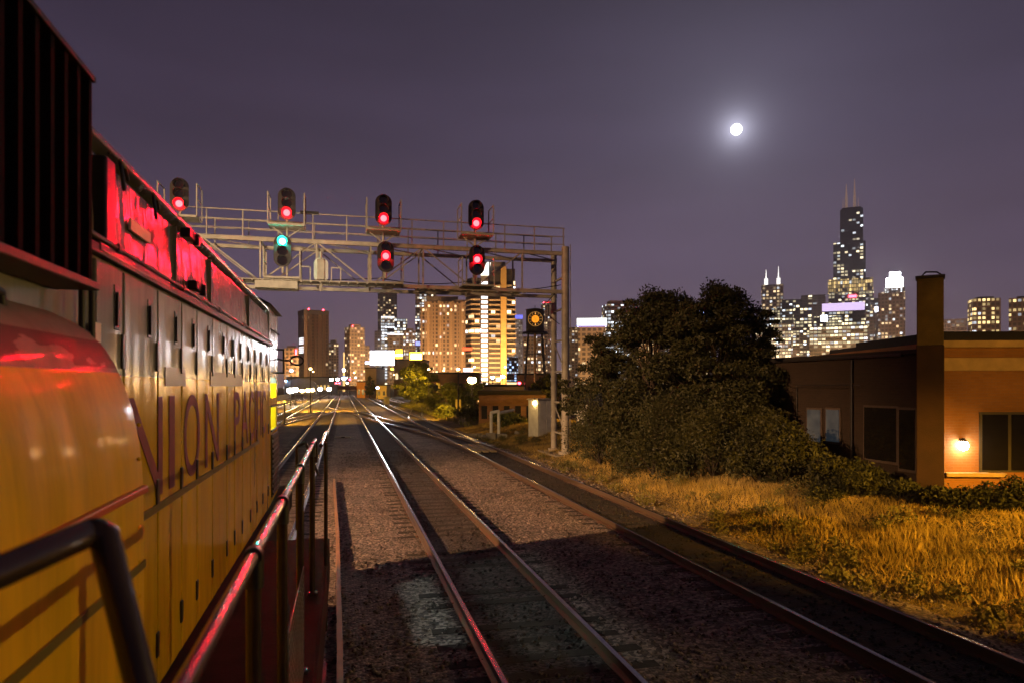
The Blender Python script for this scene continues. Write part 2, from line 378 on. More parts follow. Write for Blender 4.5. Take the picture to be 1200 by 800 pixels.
me.polygons.add(len(FF)//3); me.polygons.foreach_set('loop_start', np.arange(0, len(FF), 3, dtype=np.int32)); me.update(calc_edges=True); me.materials.append(M_gravel)
so = bpy.data.objects.new('loose_stones', me); COL.objects.link(so); so['kind'] = 'stuff'
# timber panels between the rails (road crossing boards) near the gantry
pc = thing('crossing_panel', (7.07, 36.5, -.08), 'pale timber crossing boards between the rails of the right hand track', 'crossing boards')
for i in range(3): MB().box((-.42+i*.42, 0, 0), (.3, 4.4, .1)).build('board', mat('worn_timber%d' % i, (.34, .27, .17), .7, var=.4, scale=3), pc, bevel=.01)
# spare rail lying between the tracks
sr = MB().sweep([(x, z) for x, z in RP], [(-.02, 3.5, -.03), (-.05, 9, -.03), (-.14, 16, -.03), (-.34, 25.2, -.03)]).build('spare_rail', mat('rusty_spare_rail', (.45, .22, .06), .45, metal=.3, var=.3, scale=3))
tag(sr, 'loose rusty rail lying on the ballast between the locomotive and the middle track', 'rail')
# switch stand arrow-like point machine cover between tracks
sp = thing('switch_point', tuple(G(402, 513, -.2)), 'small pale metal switch rod lying on the ballast between two tracks', 'switch rod')
MB().bar((-.55, .1, .06), (0, .25, .09), .07).bar((0, .25, .09), (.5, 0, .06), .07).build('rod', M_white, sp)
MB().box((0, .2, .05), (.25, .2, .1)).build('mount', M_dark, sp, bevel=.01)

# ================================================================== locomotive
XH, XD, ZD = -.95, -.16, CH-1.63       # hood side, deck edge, deck height
TCX = -1.88
def paint():
    m = bpy.data.materials.new('locomotive_paint'); m.use_nodes = True; t = m.node_tree; b = t.nodes['Principled BSDF']
    b.inputs['Specular IOR Level'].default_value = .26; b.inputs['Roughness'].default_value = .22; b.inputs['Coat Weight'].default_value = .05; b.inputs['Coat Roughness'].default_value = .12
    tcn = t.nodes.new('ShaderNodeTexCoord'); s = t.nodes.new('ShaderNodeSeparateXYZ'); t.links.new(tcn.outputs['Object'], s.inputs[0])
    n = t.nodes.new('ShaderNodeTexNoise'); n.inputs['Scale'].default_value = 2.2; n.inputs['Detail'].default_value = 7; n.inputs['Roughness'].default_value = .65
    mpn = t.nodes.new('ShaderNodeMapping'); mpn.inputs['Scale'].default_value = (1, 1, .35); t.links.new(tcn.outputs['Object'], mpn.inputs[0]); t.links.new(mpn.outputs[0], n.inputs['Vector'])
    mx = t.nodes.new('ShaderNodeMix'); mx.data_type = 'RGBA'; t.links.new(mth('GREATER_THAN', s.outputs[2], CH+.045, tree=t), mx.inputs['Factor'])
    mx.inputs['A'].default_value = (.82, .50, .008, 1); mx.inputs['B'].default_value = (.27, .26, .24, 1)
    v = t.nodes.new('ShaderNodeVectorMath'); v.operation = 'SCALE'; t.links.new(mx.outputs['Result'], v.inputs[0])
    ng = t.nodes.new('ShaderNodeTexNoise'); ng.inputs['Scale'].default_value = 1.6; ng.inputs['Detail'].default_value = 8; ng.inputs['Roughness'].default_value = .7
    mpg = t.nodes.new('ShaderNodeMapping'); mpg.inputs['Scale'].default_value = (9, 9, .5); t.links.new(tcn.outputs['Object'], mpg.inputs[0]); t.links.new(mpg.outputs[0], ng.inputs['Vector'])
    grime = mth('MULTIPLY_ADD', ng.outputs[0], 2.4, tree=t, c=-.35, clamp=True)
    t.links.new(mth('MULTIPLY', mth('MULTIPLY_ADD', n.outputs[0], .75, tree=t, c=.47), mth('MULTIPLY_ADD', grime, .38, tree=t, c=.66), tree=t), v.inputs['Scale'])
    t.links.new(v.outputs[0], b.inputs['Base Color'])
    r = mth('MULTIPLY_ADD', n.outputs[0], .28, tree=t, c=.08); t.links.new(r, b.inputs['Roughness'])
    n2 = t.nodes.new('ShaderNodeTexNoise'); n2.inputs['Scale'].default_value = 1.7; n2.inputs['Detail'].default_value = 1
    mp2 = t.nodes.new('ShaderNodeMapping'); mp2.inputs['Scale'].default_value = (1, 2.2, .7); t.links.new(tcn.outputs['Object'], mp2.inputs[0]); t.links.new(mp2.outputs[0], n2.inputs['Vector'])
    bp = t.nodes.new('ShaderNodeBump'); bp.inputs['Strength'].default_value = 1; bp.inputs['Distance'].default_value = .02; t.links.new(n2.outputs[0], bp.inputs['Height']); t.links.new(bp.outputs[0], b.inputs['Normal'])
    t.links.new(bp.outputs[0], b.inputs['Coat Normal'])
    return m
M_paint = paint()
M_letter = mat('faded_red_lettering', (.24, .065, .09), .65, var=.35, scale=8)
M_deck = mat('deck_tread_plate', (.024, .012, .010), .9, spec=.15, var=.5, scale=4, bump=.004, bscale=60)
M_groove = mat('seam_shadow_gap', (.02, .015, .01), .8)
M_hinge = mat('hinge_steel', (.06, .045, .03), .4, metal=.4, var=.4)
M_pipe = mat('handrail_paint', (.05, .03, .025), .26, metal=.1, var=.4, scale=9, coat=.3)
M_fin = mat('radiator_fins', (.010, .007, .012), .9, var=.35, scale=5, spec=.06)
LOC = thing('locomotive', (0, 0, 0), 'yellow and grey diesel locomotive seen from its own walkway, red light on its roof edge', 'locomotive')
YE, YC = 9.75, 11.2                     # where the cab block begins / the end of the hood
ZT, ZM = CH+1.02, CH+.55                # roof, trim line
# hood core
MB().b2((XH-1.86, -5, ZD), (XH-.02, YE, ZM)).build('hood', M_paint, LOC, bevel=.02)
up = MB(); pr = [(XH-1.84, ZM), (XH-.03, ZM), (XH-.05, ZT-.06), (XH-.12, ZT), (XH-1.74, ZT), (XH-1.81, ZT-.06)]
def cowl_paint():
    m = M_paint.copy(); m.name = 'cowl_paint'; t = m.node_tree; b = t.nodes['Principled BSDF']
    b.inputs['Coat Weight'].default_value = .35; b.inputs['Coat Roughness'].default_value = .10; b.inputs['Specular IOR Level'].default_value = .6
    tcn = t.nodes.new('ShaderNodeTexCoord'); mpn = t.nodes.new('ShaderNodeMapping'); mpn.inputs['Scale'].default_value = (1, 3.2, .8); t.links.new(tcn.outputs['Object'], mpn.inputs[0])
    n = t.nodes.new('ShaderNodeTexNoise'); n.inputs['Scale'].default_value = 1.5; n.inputs['Detail'].default_value = 3; t.links.new(mpn.outputs[0], n.inputs['Vector'])
    bp = t.nodes.new('ShaderNodeBump'); bp.inputs['Distance'].default_value = .045; t.links.new(n.outputs[0], bp.inputs['Height'])
    t.links.new(bp.outputs[0], b.inputs['Normal']); t.links.new(bp.outputs[0], b.inputs['Coat Normal'])
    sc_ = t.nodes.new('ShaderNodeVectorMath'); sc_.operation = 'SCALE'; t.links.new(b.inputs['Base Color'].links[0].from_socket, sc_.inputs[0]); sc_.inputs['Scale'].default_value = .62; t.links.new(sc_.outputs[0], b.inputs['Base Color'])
    return m
M_cowl = cowl_paint()
up.prism(pr, 'Y', -5, YE+.1).build('roof_cowl', M_cowl, LOC, bevel=.01)
# doors along the hood
SX = [112, 145, 185, 213, 231, 249, 266, 275, 284, 293.5, 301, 308, 314.5]
SY = [onX(p, XH).y for p in SX]
for k, (a, b) in enumerate(zip(SY, SY[1:])):
    d = MB().b2((XH-.03, a+.012, ZD+.05), (XH, b-.012, ZM-.045)).build('hood_door', M_paint, LOC, bevel=.006)
    w = b-a
    yc = a+w*.72
    fr = MB()
    fr.b2((XH-.001, yc-.035, CH+.24), (XH+.003, yc+.035, CH+.43))
    fr = fr.build('latch_recess', M_black, d, bevel=.004)
    MB().b2((XH+.003, yc-.018, CH+.255), (XH+.012, yc+.012, CH+.40)).build('latch', M_hinge, d, bevel=.004)
    for zz, hh in ((.15, .15), (-.55, .13), (-1.35, .13)):
        MB().b2((XH+.0, b-.045, CH+zz-hh/2), (XH+.010, b+.0, CH+zz+hh/2)).build('hinge', M_hinge, d, bevel=.004)
# trim pipe and ledge on the hood break
MB().b2((XH-.04, -4, ZM-.03), (XH+.016, YE, ZM+.012)).build('trim_ledge', M_dark, LOC, bevel=.006)
cdt = MB(); yy = 2.6
for i in range(14): cdt.cyl((XH+.02, yy, ZM+.03), (XH+.02, yy+.5, ZM+.03), .012, n=8); yy += .5
cdt.build('conduit', M_hinge, LOC)
for y in (3.2, 4.4, 5.6, 6.9, 8.3): MB().box((XH+.02, y, ZM+.03), (.03, .04, .035)).build('conduit_clip', M_dark, LOC, bevel=.004)
# gutter along the roof edge
MB().b2((XH-.12, 2.6, ZT-.004), (XH-.03, YE+.05, ZT+.026)).build('roof_edge_trim', mat('bare_steel_trim', (.4, .38, .36), .25, metal=.8, var=.2), LOC, bevel=.008)
# seams on the cowl
for px in (205, 246, 291):
    y = onX(px, XH-.03).y
    MB().b2((XH-.05, y-.006, ZM+.02), (XH-.020, y+.006, ZT-.07)).build('cowl_seam', M_paint, LOC)
# dark upright frame of the air intake
y0 = onX(125, XH+.012).y; y1 = onX(136, XH+.012).y
MB().b2((XH-.06, y0, ZM-.02), (XH+.012, y1, ZT-.08)).build('intake_frame', M_black, LOC, bevel=.01)
MB().b2((XH-.03, y0-.1, ZM-.02), (XH+.02, y1+.9, ZM+.035)).build('intake_sill', M_black, LOC, bevel=.01)
# tilted plate, number plate
p = onX(171, XH, 272); MB().box((XH-.026, p.y, p.z), (.012, .34, .055)).build('makers_plate', M_white, LOC)
p = onX(111, XH, 389); MB().box((XH+.004, p.y, p.z), (.006, .10, .075)).build('number_plate', M_white, LOC)
# lifting lugs and small lamps on the cowl
for px, py in ((150, 193), (187, 232)):
    p = onX(px, XH, py)
    MB().tube([(XH-.05, p.y-.10, ZT+.0), (XH-.05, p.y-.02, ZT+.03), (XH-.02, p.y+.03, ZT-.03), (XH-.03, p.y+.10, ZT-.06)], .009, 8).tube([(XH-.03, p.y+.0, ZT-.02), (XH-.015, p.y+.0, ZT-.14)], .009, 8).build('lifting_hook', M_black, LOC)
for px, py in ((221, 276), (229, 336)):
    p = onX(px, XH, py)
    MB().b2((XH-.03, p.y-.10, p.z-.03), (XH+.03, p.y+.06, p.z+.03)).b2((XH+.01, p.y+.06, p.z-.05), (XH+.05, p.y+.12, p.z+.025)).build('marker_lamp', M_black, LOC, bevel=.008)
# belt line and red stripe fragments
for a, b in ((-.655, -.615),):
    MB().b2((XH, SY[1]-.1, CH+a), (XH+.008, onX(303, XH).y, CH+b)).build('belt_line', mat('olive_belt_line', (.16, .13, .02), .5), LOC)
for a, b, z0, z1 in ((193, 217, -.0, .105), (246, 284, .0, .105)):
    MB().b2((XH, onX(a, XH).y, CH+z0), (XH+.0045, onX(b, XH).y, CH+z1)).build('stripe', mat('faded_red_stripe', (.13, .04, .03), .35, var=.3), LOC)
# lettering, one mesh per letter
LET = [('U', 112, 128), ('N', 150, 189.5), ('I', 197.5, 204), ('O', 215, 233.5), ('N', 240, 256), ('P', 274, 281), ('A', 282.5, 290.5), ('C', 292, 297), ('I', 298.5, 299.7), ('F', 301, 304), ('I', 305, 306), ('C', 307, 311)]
lt = thing('lettering', (0, 0, 0), None, None); lt.parent = LOC
for ch, a, b in LET:
    ya, yb = onX(a, XH).y, onX(b, XH).y
    textmesh(ch, 'letter', M_letter, yb-ya, .52, .0015, (XH+.003, ya, CH-.575), (R(90), 0, R(90)), lt)
# cab end block: slightly tapering nose, with real window openings lit from inside
XN = XH-.03
def sidepanel(y0, y1, z0, z1, nm='cab_panel'):
    xa = XN-(y0-YE)*.018; xb = XN-(y1-YE)*.018
    return MB().add([(xa, y0, z0), (xb, y1, z0), (xb, y1, z1), (xa, y0, z1), (xa-.04, y0, z0), (xb-.04, y1, z0), (xb-.04, y1, z1), (xa-.04, y0, z1)],
                    [(0, 1, 2, 3), (5, 4, 7, 6), (0, 4, 5, 1), (3, 2, 6, 7), (1, 5, 6, 2), (0, 3, 7, 4)]).build(nm, M_paint, LOC)
ZC = CH+1.16
sidepanel(YE, YC, ZD, CH-.62); sidepanel(YE, YC, CH-.28, CH-.17); sidepanel(YE, YC, CH+.13, ZC-.08)
sidepanel(YE, YE+.25, CH-.62, CH-.28); sidepanel(YC-.3, YC, CH-.62, CH-.28); sidepanel(YE, YE+.2, CH-.17, CH+.13); sidepanel(YC-.25, YC, CH-.17, CH+.13)
cb = MB(); cb.b2((XN-1.85, YE, ZD), (XN-1.8, YC, ZC-.08)); cb.b2((XN-1.8, YE, ZD), (XN-.05, YE+.04, ZC-.08)); cb.b2((XN-1.8, YC-.04, ZD), (XN-.07, YC, ZC-.08))
cb.build('cab_wall', M_paint, LOC)
MB().prism([(-1.27, ZD-.3), (-1.27, ZC-.25), (-1.45, ZC-.12), (-2.4, ZC-.12), (-2.6, ZC-.25), (-2.6, ZD-.3)], 'Y', YC-.02, 12.4).build('nose', M_paint, LOC, bevel=.03)
MB().prism([(XN-1.86, ZC-.08), (XN-1.7, ZC), (XN-.1, ZC), (XN+.05, ZC-.08)], 'Y', YE-.25, YC+.06).build('cab_roof', M_black, LOC, bevel=.01)
for z in (CH-.28, CH-.62): MB().b2((XN-.01, YE+.2, z-.012), (XN+.018, YC-.2, z+.012)).build('window_frame', M_dark, LOC)
MB().b2((XN-.005, YE+.3, CH-1.55), (XN+.012, YC-.25, CH-.68)).build('side_grille', M_black, LOC, bevel=.004)
for i in range(12): MB().b2((XN+.012, YE+.32, CH-1.52+i*.07), (XN+.026, YC-.27, CH-1.49+i*.07)).build('slat', M_dark, LOC)
MB().tube([(XN-.02, YC-.35, CH+.55), (XN+.09, YC-.3, CH+.55), (XN+.09, YC-.3, CH+.2), (XN-.02, YC-.35, CH+.2)], .014, 8).build('grab_iron', M_black, LOC)
MB().tube([(XN-.02, YC-.05, CH+.42), (XN+.06, YC+.05, CH+.40), (XN+.16, YC+.07, CH+.40)], .015, 8).build('mirror_arm', M_black, LOC)
tor = MB(); 
for i in range(16):
    a0, a1 = 2*math.pi*i/16, 2*math.pi*(i+1)/16; c = Vector((XN+.26, YC+.07, CH+.40))
    tor.cyl(c+Vector((.1*math.cos(a0), 0, .07*math.sin(a0))), c+Vector((.1*math.cos(a1), 0, .07*math.sin(a1))), .014, n=8, caps=False)
tor.build('mirror_ring', M_black, LOC)
for i in range(10): MB().ball((XN+.012, YE+.1+i*.13, CH+.78-.0*i), .012, 8, 5).build('rivet', M_dark, LOC)
light('POINT', 'cab_lamp', (TCX, 10.4, CH+.75), 420, (.75, 1, .86), size=.05, parent=LOC)
# near radiator wing with upright fins
WX = -.85; wy1 = 2.65
z0w, z1w = CH+.36, CH+1.055
MB().b2((-2.9, -3, z0w), (WX-.05, wy1, z1w)).build('radiator_box', M_black, LOC, bevel=.01)
for i in range(40):
    y = wy1-.012-i*.105
    MB().b2((WX-.05, y-.014, z0w+.01), (WX, y+.014, z1w)).build('radiator_fin', M_fin, LOC)
MB().b2((WX-.05, -3, z1w-.002), (WX+.012, wy1+.01, z1w+.018)).build('wing_top_rail', M_dark, LOC, bevel=.004)
MB().b2((WX-.12, -3, z0w-.028), (WX+.02, wy1+.02, z0w)).build('wing_lip', mat('red_oxide_lip', (.10, .05, .04), .5, var=.4), LOC, bevel=.004)
MB().tube([(XH+.05, -1, CH+.27), (XH+.05, 2.0, CH+.27), (XH+.05, 2.12, CH+.25), (XH+.05, 2.14, CH+.16)], .013, 8).build('sand_pipe', M_dark, LOC)
MB().tube([(XH+.04, 2.74, CH+.36), (XH+.04, 2.74, CH+.02)], .012, 8).tube([(XH+.04, 2.84, CH+.36), (XH+.04, 2.84, CH+.02)], .012, 8).b2((XH, 2.7, CH+.06), (XH+.04, 2.88, CH+.2)).build('drain_pipe', M_dark, LOC)
# bulged side tank / cabinet with a rounded shoulder
def bulge_mat():
    m = M_paint.copy(); m.name = 'bulge_paint'; t = m.node_tree; b = t.nodes['Principled BSDF']; b.inputs['Coat Weight'].default_value = .08; t.links.remove(b.inputs['Roughness'].links[0]); b.inputs['Roughness'].default_value = .6; b.inputs['Specular IOR Level'].default_value = .1
    old = b.inputs['Base Color'].links[0].from_socket
    tcn = t.nodes.new('ShaderNodeTexCoord'); s = t.nodes.new('ShaderNodeSeparateXYZ'); t.links.new(tcn.outputs['Object'], s.inputs[0])
    n = t.nodes.new('ShaderNodeTexNoise'); n.inputs['Scale'].default_value = 7; n.inputs['Detail'].default_value = 5
    mpn = t.nodes.new('ShaderNodeMapping'); mpn.inputs['Scale'].default_value = (1, .6, 2); t.links.new(tcn.outputs['Object'], mpn.inputs[0]); t.links.new(mpn.outputs[0], n.inputs['Vector'])
    f = mth('MULTIPLY', mth('MULTIPLY', mth('GREATER_THAN', s.outputs[2], CH+.06, tree=t), mth('LESS_THAN', s.outputs[2], CH+.15, tree=t), tree=t), mth('GREATER_THAN', n.outputs[0], .47, tree=t), tree=t)
    f2 = mth('MULTIPLY', f, .75, tree=t)
    mx = t.nodes.new('ShaderNodeMix'); mx.data_type = 'RGBA'; t.links.new(f2, mx.inputs['Factor']); t.links.new(old, mx.inputs['A']); mx.inputs['B'].default_value = (.05, .02, .015, 1)
    t.links.new(mx.outputs['Result'], b.inputs['Base Color'])
    return m
YB = 2.6
prf = [onY(x, YB, y) for x, y in ((170, 800), (170, 640), (169.5, 580), (167.5, 540), (163, 508), (156.5, 478), (147, 450), (135, 424), (121, 403), (105, 388), (88, 378), (60, 365))]
poly = [(p.x, p.z) for p in prf]
poly[0] = (poly[1][0], ZD)
poly += [(XH-.1, poly[-1][1]+.02), (XH-.1, ZD)]
bl = MB(); n = len(poly)
ysb = (-2.5, 1, YB-.03, YB)
vs = []
for yi, y in enumerate(ysb):
    for (x, z) in poly:
        k = .988 if yi == 3 else 1
        vs.append((XH+(x-XH)*k, y, ZD+(z-ZD)*(1 if yi < 3 else .996)))
bl.add(vs, [(j*n+i, j*n+i+1, (j+1)*n+i+1, (j+1)*n+i) for j in range(3) for i in range(n-1)], True)
bl.add(vs[-n:], [tuple(range(n))])
BUL = bl.build('side_cabinet', bulge_mat(), LOC)
xb = poly[1][0]
pz = onX(168, xb, 572).z
MB().b2((xb-.005, -2, pz-.012), (xb+.016, YB-.02, pz+.012)).build('red_lit_ledge', mat('ledge_red_light', (.6, .10, .03), .3, var=.2), LOC, bevel=.005)  # ledge under red signal light; that light is put into its colour
pz = onX(168, xb, 660).z
MB().b2((xb-.005, -2, pz-.013), (xb+.006, YB-.01, pz+.013)).build('belt_line', mat('olive_belt_line_near', (.16, .13, .02), .5), LOC)
for i in range(14):
    z = ZD+.12+i*.115
    if z < CH-.02: MB().ball((xb-.001, YB-.07, z), .007, 8, 5).build('rivet', M_paint, LOC)
# deck, sill, rail posts
MB().b2((XH-1.9, -5, ZD-.10), (XD, 7.6, ZD)).build('walkway', M_deck, LOC, bevel=.01)
MB().b2((XH-1.9, 7.6, ZD-.4), (XH+.1, YC+.9, ZD-.05)).build('front_platform', M_deck, LOC, bevel=.01)
MB().b2((XD-.03, -5, ZD-.42), (XD+.012, 7.6, ZD-.005)).build('side_sill', M_deck, LOC, bevel=.008)
MB().b2((XH-1.4, -4, .35), (XH-.2, 10.5, ZD-.4)).build('underframe', M_black, LOC, bevel=.03)
for yb in (1.5, 9.0):
    w = MB()
    for dy in (-1.3, 0, 1.3):
        for x in (-1.13, -2.63): w.cyl((x-.06, yb+dy, .5), (x+.06, yb+dy, .5), .5, n=28)
    w.build('wheel_truck', M_dark, LOC)
ylast = onX(369, -.24).y
rz_ = CH-.462
ph = MB(); ph.tube([(-.24, .25, rz_), (-.24, ylast, rz_), (-.24, ylast+.12, rz_-.06), (-.24, ylast+.15, rz_-.2)], .017, 14)
hr = ph.build('handrail', M_pipe, LOC)
for px in (297.5, 331, 352, 366):
    y = onX(px, -.24).y
    st_ = MB().cyl((-.24, y, ZD), (-.24, y, rz_-.05), .021, n=10)
    st_.b2((-.275, y-.03, ZD), (-.2, y+.03, ZD+.02))
    o = st_.build('handrail_post', M_pipe, LOC)
    MB().cyl((-.24, y-.022, rz_), (-.24, y+.018, rz_), .024, n=14).cyl((-.24, y, rz_-.09), (-.24, y, rz_), .026, n=10).build('clamp', M_black, o)
# second, lower run of rail by the step well
MB().tube([(-.18, ylast-.3, rz_-.02), (-.18, ylast+1.3, rz_-.02), (-.18, ylast+1.35, ZD-.5)], .017, 10).build('step_handrail', M_pipe, LOC)
MB().tube([(-.16, ylast+.4, rz_-.05), (-.16, ylast+.4, ZD-.6)], .017, 10).build('step_handrail_post', M_pipe, LOC)
MB().tube([(-.55, 8.6, ZD+.9), (-.45, 8.6, ZD+.95), (-.3, 8.6, ZD+.55)], .016, 10).tube([(-.55, 8.6, ZD-.1), (-.55, 8.6, ZD+.9)], .016, 10).build('corner_grab_rail', M_pipe, LOC)
# wire mesh guard between posts
ya, yb = onX(331, -.24).y+.05, onX(352, -.24).y-.05
me_ = MB()
for i in range(15): me_.bar((-.22, ya+(yb-ya)*i/14, ZD+.03), (-.22, ya+(yb-ya)*i/14, ZD+.62), .004)
for i in range(13): me_.bar((-.22, ya, ZD+.03+i*.049), (-.22, yb, ZD+.03+i*.049), .004)
me_.build('mesh_guard', mat('galvanised_mesh', (.3, .33, .3), .4, metal=.5), LOC)
# steps below the deck
for i in range(3): MB().b2((XD-.25, 4.9, ZD-.55-i*.3), (XD+.03, 5.5, ZD-.52-i*.3)).build('step', M_dark, LOC)
# thick grab rail close to the lens
q0 = W(-60, 695, .74); q1 = W(104, 624, .98); q2 = W(122, 628, .985); q3 = W(172, 830, .93)
MB().tube([q0, q1, (q1+q2)/2+Vector((0, 0, .004)), q2, q3], .0205, 20).build('near_grab_rail', M_pipe, LOC)
# headlight of the far end, lighting the track and gantry ahead
light('SPOT', 'locomotive_headlight', (TCX, 12.55, CH+.75), 13000, WARM, to=(-4.0, 33, 8.4), size=.12, spot=40, blend=.9, parent=LOC)

# ================================================================== signal gantry
GY = 33.0; GZT, GZB = CH+6.48, CH+4.62
GA = thing('signal_gantry', (10.6, GY, -.3), 'pale steel signal bridge spanning the tracks, with walkway and right hand column pair', 'signal gantry')
def gp(mb, name, mt=M_steel): return mb.build(name, mt, GA, loc=(-10.6, -GY, .3))
YF, YK = GY-.95, GY+.95
X0, X1 = -13.2, 10.75
for nm, y, z, w in (('top_chord', YF, GZT, .16), ('top_chord', YK, GZT, .16), ('bottom_chord', YF, GZB, .16), ('bottom_chord', YK, GZB, .16)):
    gp(MB().bar((X0, y, z), (X1, y, z), w), nm)
# extra top chord flange (angle section)
gp(MB().b2((X0, YF-.11, GZT+.081), (X1, YF+.09, GZT+.10)), 'flange')
gp(MB().b2((X0, YF-.12, GZB-.10), (X1, YF+.10, GZB-.081)), 'flange')
bx_ = [X0+i*2.4 for i in range(11)]
for i, x in enumerate(bx_[:-1]):
    v = MB()
    for y in (YF, YK): v.bar((x, y, GZB), (x, y, GZT), .07)
    v.bar((x, YF, GZB), (x, YK, GZB), .06).bar((x, YF, GZT), (x, YK, GZT), .06)
    gp(v, 'truss_post')
    x2 = x+2.4
    for y in (YF, YK):
        if x2 <= X1: gp(MB().bar((x, y, GZT if i % 2 else GZB), (x2, y, GZB if i % 2 else GZT), .055), 'truss_brace')
    gp(MB().bar((x, YF, GZT), (min(x2, X1), YK, GZT), .045), 'roof_brace')
# walkway grating hung in front of the bottom chord
gm = MB().b2((-6.2, YF-1.05, GZB-.06), (2.6, YF-.1, GZB-.02)); gp(gm, 'walkway_grating')
for i in range(23):
    gp(MB().bar((-6.2+i*.4, YF-1.08, GZB-.09), (-6.2+i*.4, YF-.05, GZB-.09), .05, .07), 'grating_bar')
gm = MB().b2((3.2, YF-.85, GZB-.20), (8.2, YF-.12, GZB-.16)); gp(gm, 'walkway_grating')
for i in range(9): gp(MB().bar((3.3+i*.6, YF-1.25, GZB-.30), (3.75+i*.6, YF-.05, GZB-.12), .05, .05), 'grating_bar')
gp(MB().b2((-3.7, YF-1.15, GZB-.42), (-1.95, YF-.15, GZB-.10)), 'junction_tray')
# handrail above the top chord
hz = GZT+1.25
rl = MB()
for y in (YF-.05, YK+.05):
    for dz in (0, -.42, -.8): rl.bar((X0, y, hz+dz), (X1-.2, y, hz+dz), .045 if dz == 0 else .035)
gp(rl, 'top_handrail')
for i in range(17):
    x = X0+i*1.48
    for y in (YF-.05, YK+.05): gp(MB().bar((x, y, GZT), (x, y, hz), .05), 'handrail_post')
gp(MB().b2((-8.6, YF-.12, hz-.02), (-7.4, YF+.05, hz+.06)), 'cable_box', M_dark); gp(MB().b2((-1.9, YF-.12, hz-.02), (-1.1, YF+.05, hz+.10)), 'cable_box', M_dark)
# columns
for y, r in ((YF, .19), (YK, .15)):
    gp(MB().cyl((10.6, y, -.1), (10.6, y, GZT+.35), r, n=20).cyl((10.6, y, -.1), (10.6, y, .05), r+.15, n=20), 'column')
for i in range(6):
    gp(MB().bar((10.6, YF, .9+i*1.55), (10.6, YK, .9+i*1.55), .09), 'column_tie')
gp(MB().bar((10.6, YF, .95), (10.6, YK, 2.4), .05).bar((10.6, YF, 4.0), (10.6, YK, 5.5), .05), 'column_brace')
for y in (YF, YK): gp(MB().cyl((X0, y, -.1), (X0, y, GZT+.35), .17, n=16), 'column')
gp(MB().b2((9.9, YF-.6, -.35), (11.5, YK+.6, -.08)), 'footing', M_conc)
gp(MB().b2((X0-.7, YF-.6, -.35), (X0+.7, YK+.6, -.1)), 'footing', M_conc)
gp(MB().b2((X1+.55, YF-.1, 1.35), (X1+1.05, YF+.35, 2.35)).bar((X1, YF, 1.9), (X1+.6, YF, 1.9), .06), 'relay_box', M_white)
# ladder at the column
ld_ = MB(); ld_.bar((11.15, YK, .2), (11.15, YK, GZT+.9), .04).bar((11.5, YK, .2), (11.5, YK, GZT+.9), .04)
for i in range(30): ld_.bar((11.15, YK, .5+i*.31), (11.5, YK, .5+i*.31), .025)
gp(ld_, 'ladder')
for k_, (xa, xb, sag) in enumerate(((-8, 1.6, .25), (1.6, 5.8, .18), (5.8, 10.4, .3))):
    pts = [(xa+(xb-xa)*i/12, YF+.12, GZB+.35-sag*math.sin(math.pi*i/12)) for i in range(13)]
    gp(MB().tube(pts, .022, 6), 'cable', M_black)
gp(MB().tube([(10.1, YF, GZB-.05), (9.7, YF, GZB-.5), (9.75, YF, GZB-1.2), (10.3, YF, GZB-1.6)], .02, 6), 'cable', M_black)
# signal heads
M_lensR = emis('red_lens', (1, .014, .016), 34); M_lensG = emis('green_lens', (.06, 1, .75), 40)
M_board = mat('weathered_signal_black', (.035, .024, .026), .5, var=.4, scale=5)
M_glass = mat('dark_lens_glass', (.02, .015, .02), .1, var=.2, coat=1)
M_outR = emis('red_lens_rim', (1, .002, .012), 4); M_outG = emis('green_lens_rim', (.004, .9, .62), 2.6)
YS = YF-.75
def pill(mb, w, h, y0, y1):
    n = 12; r = w/2; pts = []
    for i in range(n+1): a = math.pi*i/n; pts.append((r*math.cos(a), h/2-r+r*math.sin(a)))
    for i in range(n+1): a = math.pi+math.pi*i/n; pts.append((r*math.cos(a), -h/2+r+r*math.sin(a)))
    return mb.prism(pts, 'Y', y0, y1)
def head(px, py, lens, lit, label, bracket='up'):
    c = onY(px, YS, py)
    h = thing('railway_signal', (c.x, YS, c.z), label, 'railway signal', 'signal heads on the gantry')
    pill(MB(), .74, 1.40, 0, .05).build('backboard', M_board, h, bevel=.008)
    MB().b2((-.2, .05, -.5), (.2, .42, .5)).build('housing', M_black, h, bevel=.03)
    for k, z in enumerate((.42, .02, -.40) if lens != 'g' else (.40, -.02, -.44)):
        on = (k == lit)
        vis = MB(); n = 18; r = .21; vs = []
        for i in range(n+1):
            a = R(-25)+R(230)*i/n
            ln = .24
            for rr, yy in ((r, 0), (r, -ln), (r+.012, -ln), (r+.012, 0)): vs.append((rr*math.cos(a), yy, z+rr*math.sin(a)))
        vis.add(vs, [(i*4+j, i*4+(j+1) % 4, (i+1)*4+(j+1) % 4, (i+1)*4+j) for i in range(n) for j in range(4)])
        vis.build('visor', M_board, h)
        lo_ = MB().cyl((0, -.02, z), (0, .01, z), .205, n=24).build('lens', (M_outG if lens == 'g' else M_outR) if on else M_glass, h)
        if on: MB().ball((0, -.03, z), .14, 16, 10, 1).build('hot_centre', M_lensG if lens == 'g' else M_lensR, lo_)
        if on:
            loc = Vector((c.x, YS-.34, c.z+z-.02))
            col = (.02, 1.0, .62) if lens == 'g' else RED
            light('SPOT', 'signal_beam', loc, (700 if lens == 'g' else 1700), col, to=(-1.0, 8.2, CH+.85), size=.14, spot=16, blend=.8, parent=h)
            light('POINT', 'lens_glow', Vector((c.x, YS-.30, c.z+z)), (45 if lens == 'g' else 62), col, size=.05, parent=h)
    MB().cyl((0, .2, -.5), (0, .2, -.95), .055, n=10).build('mounting_post', M_steel, h)
    return c
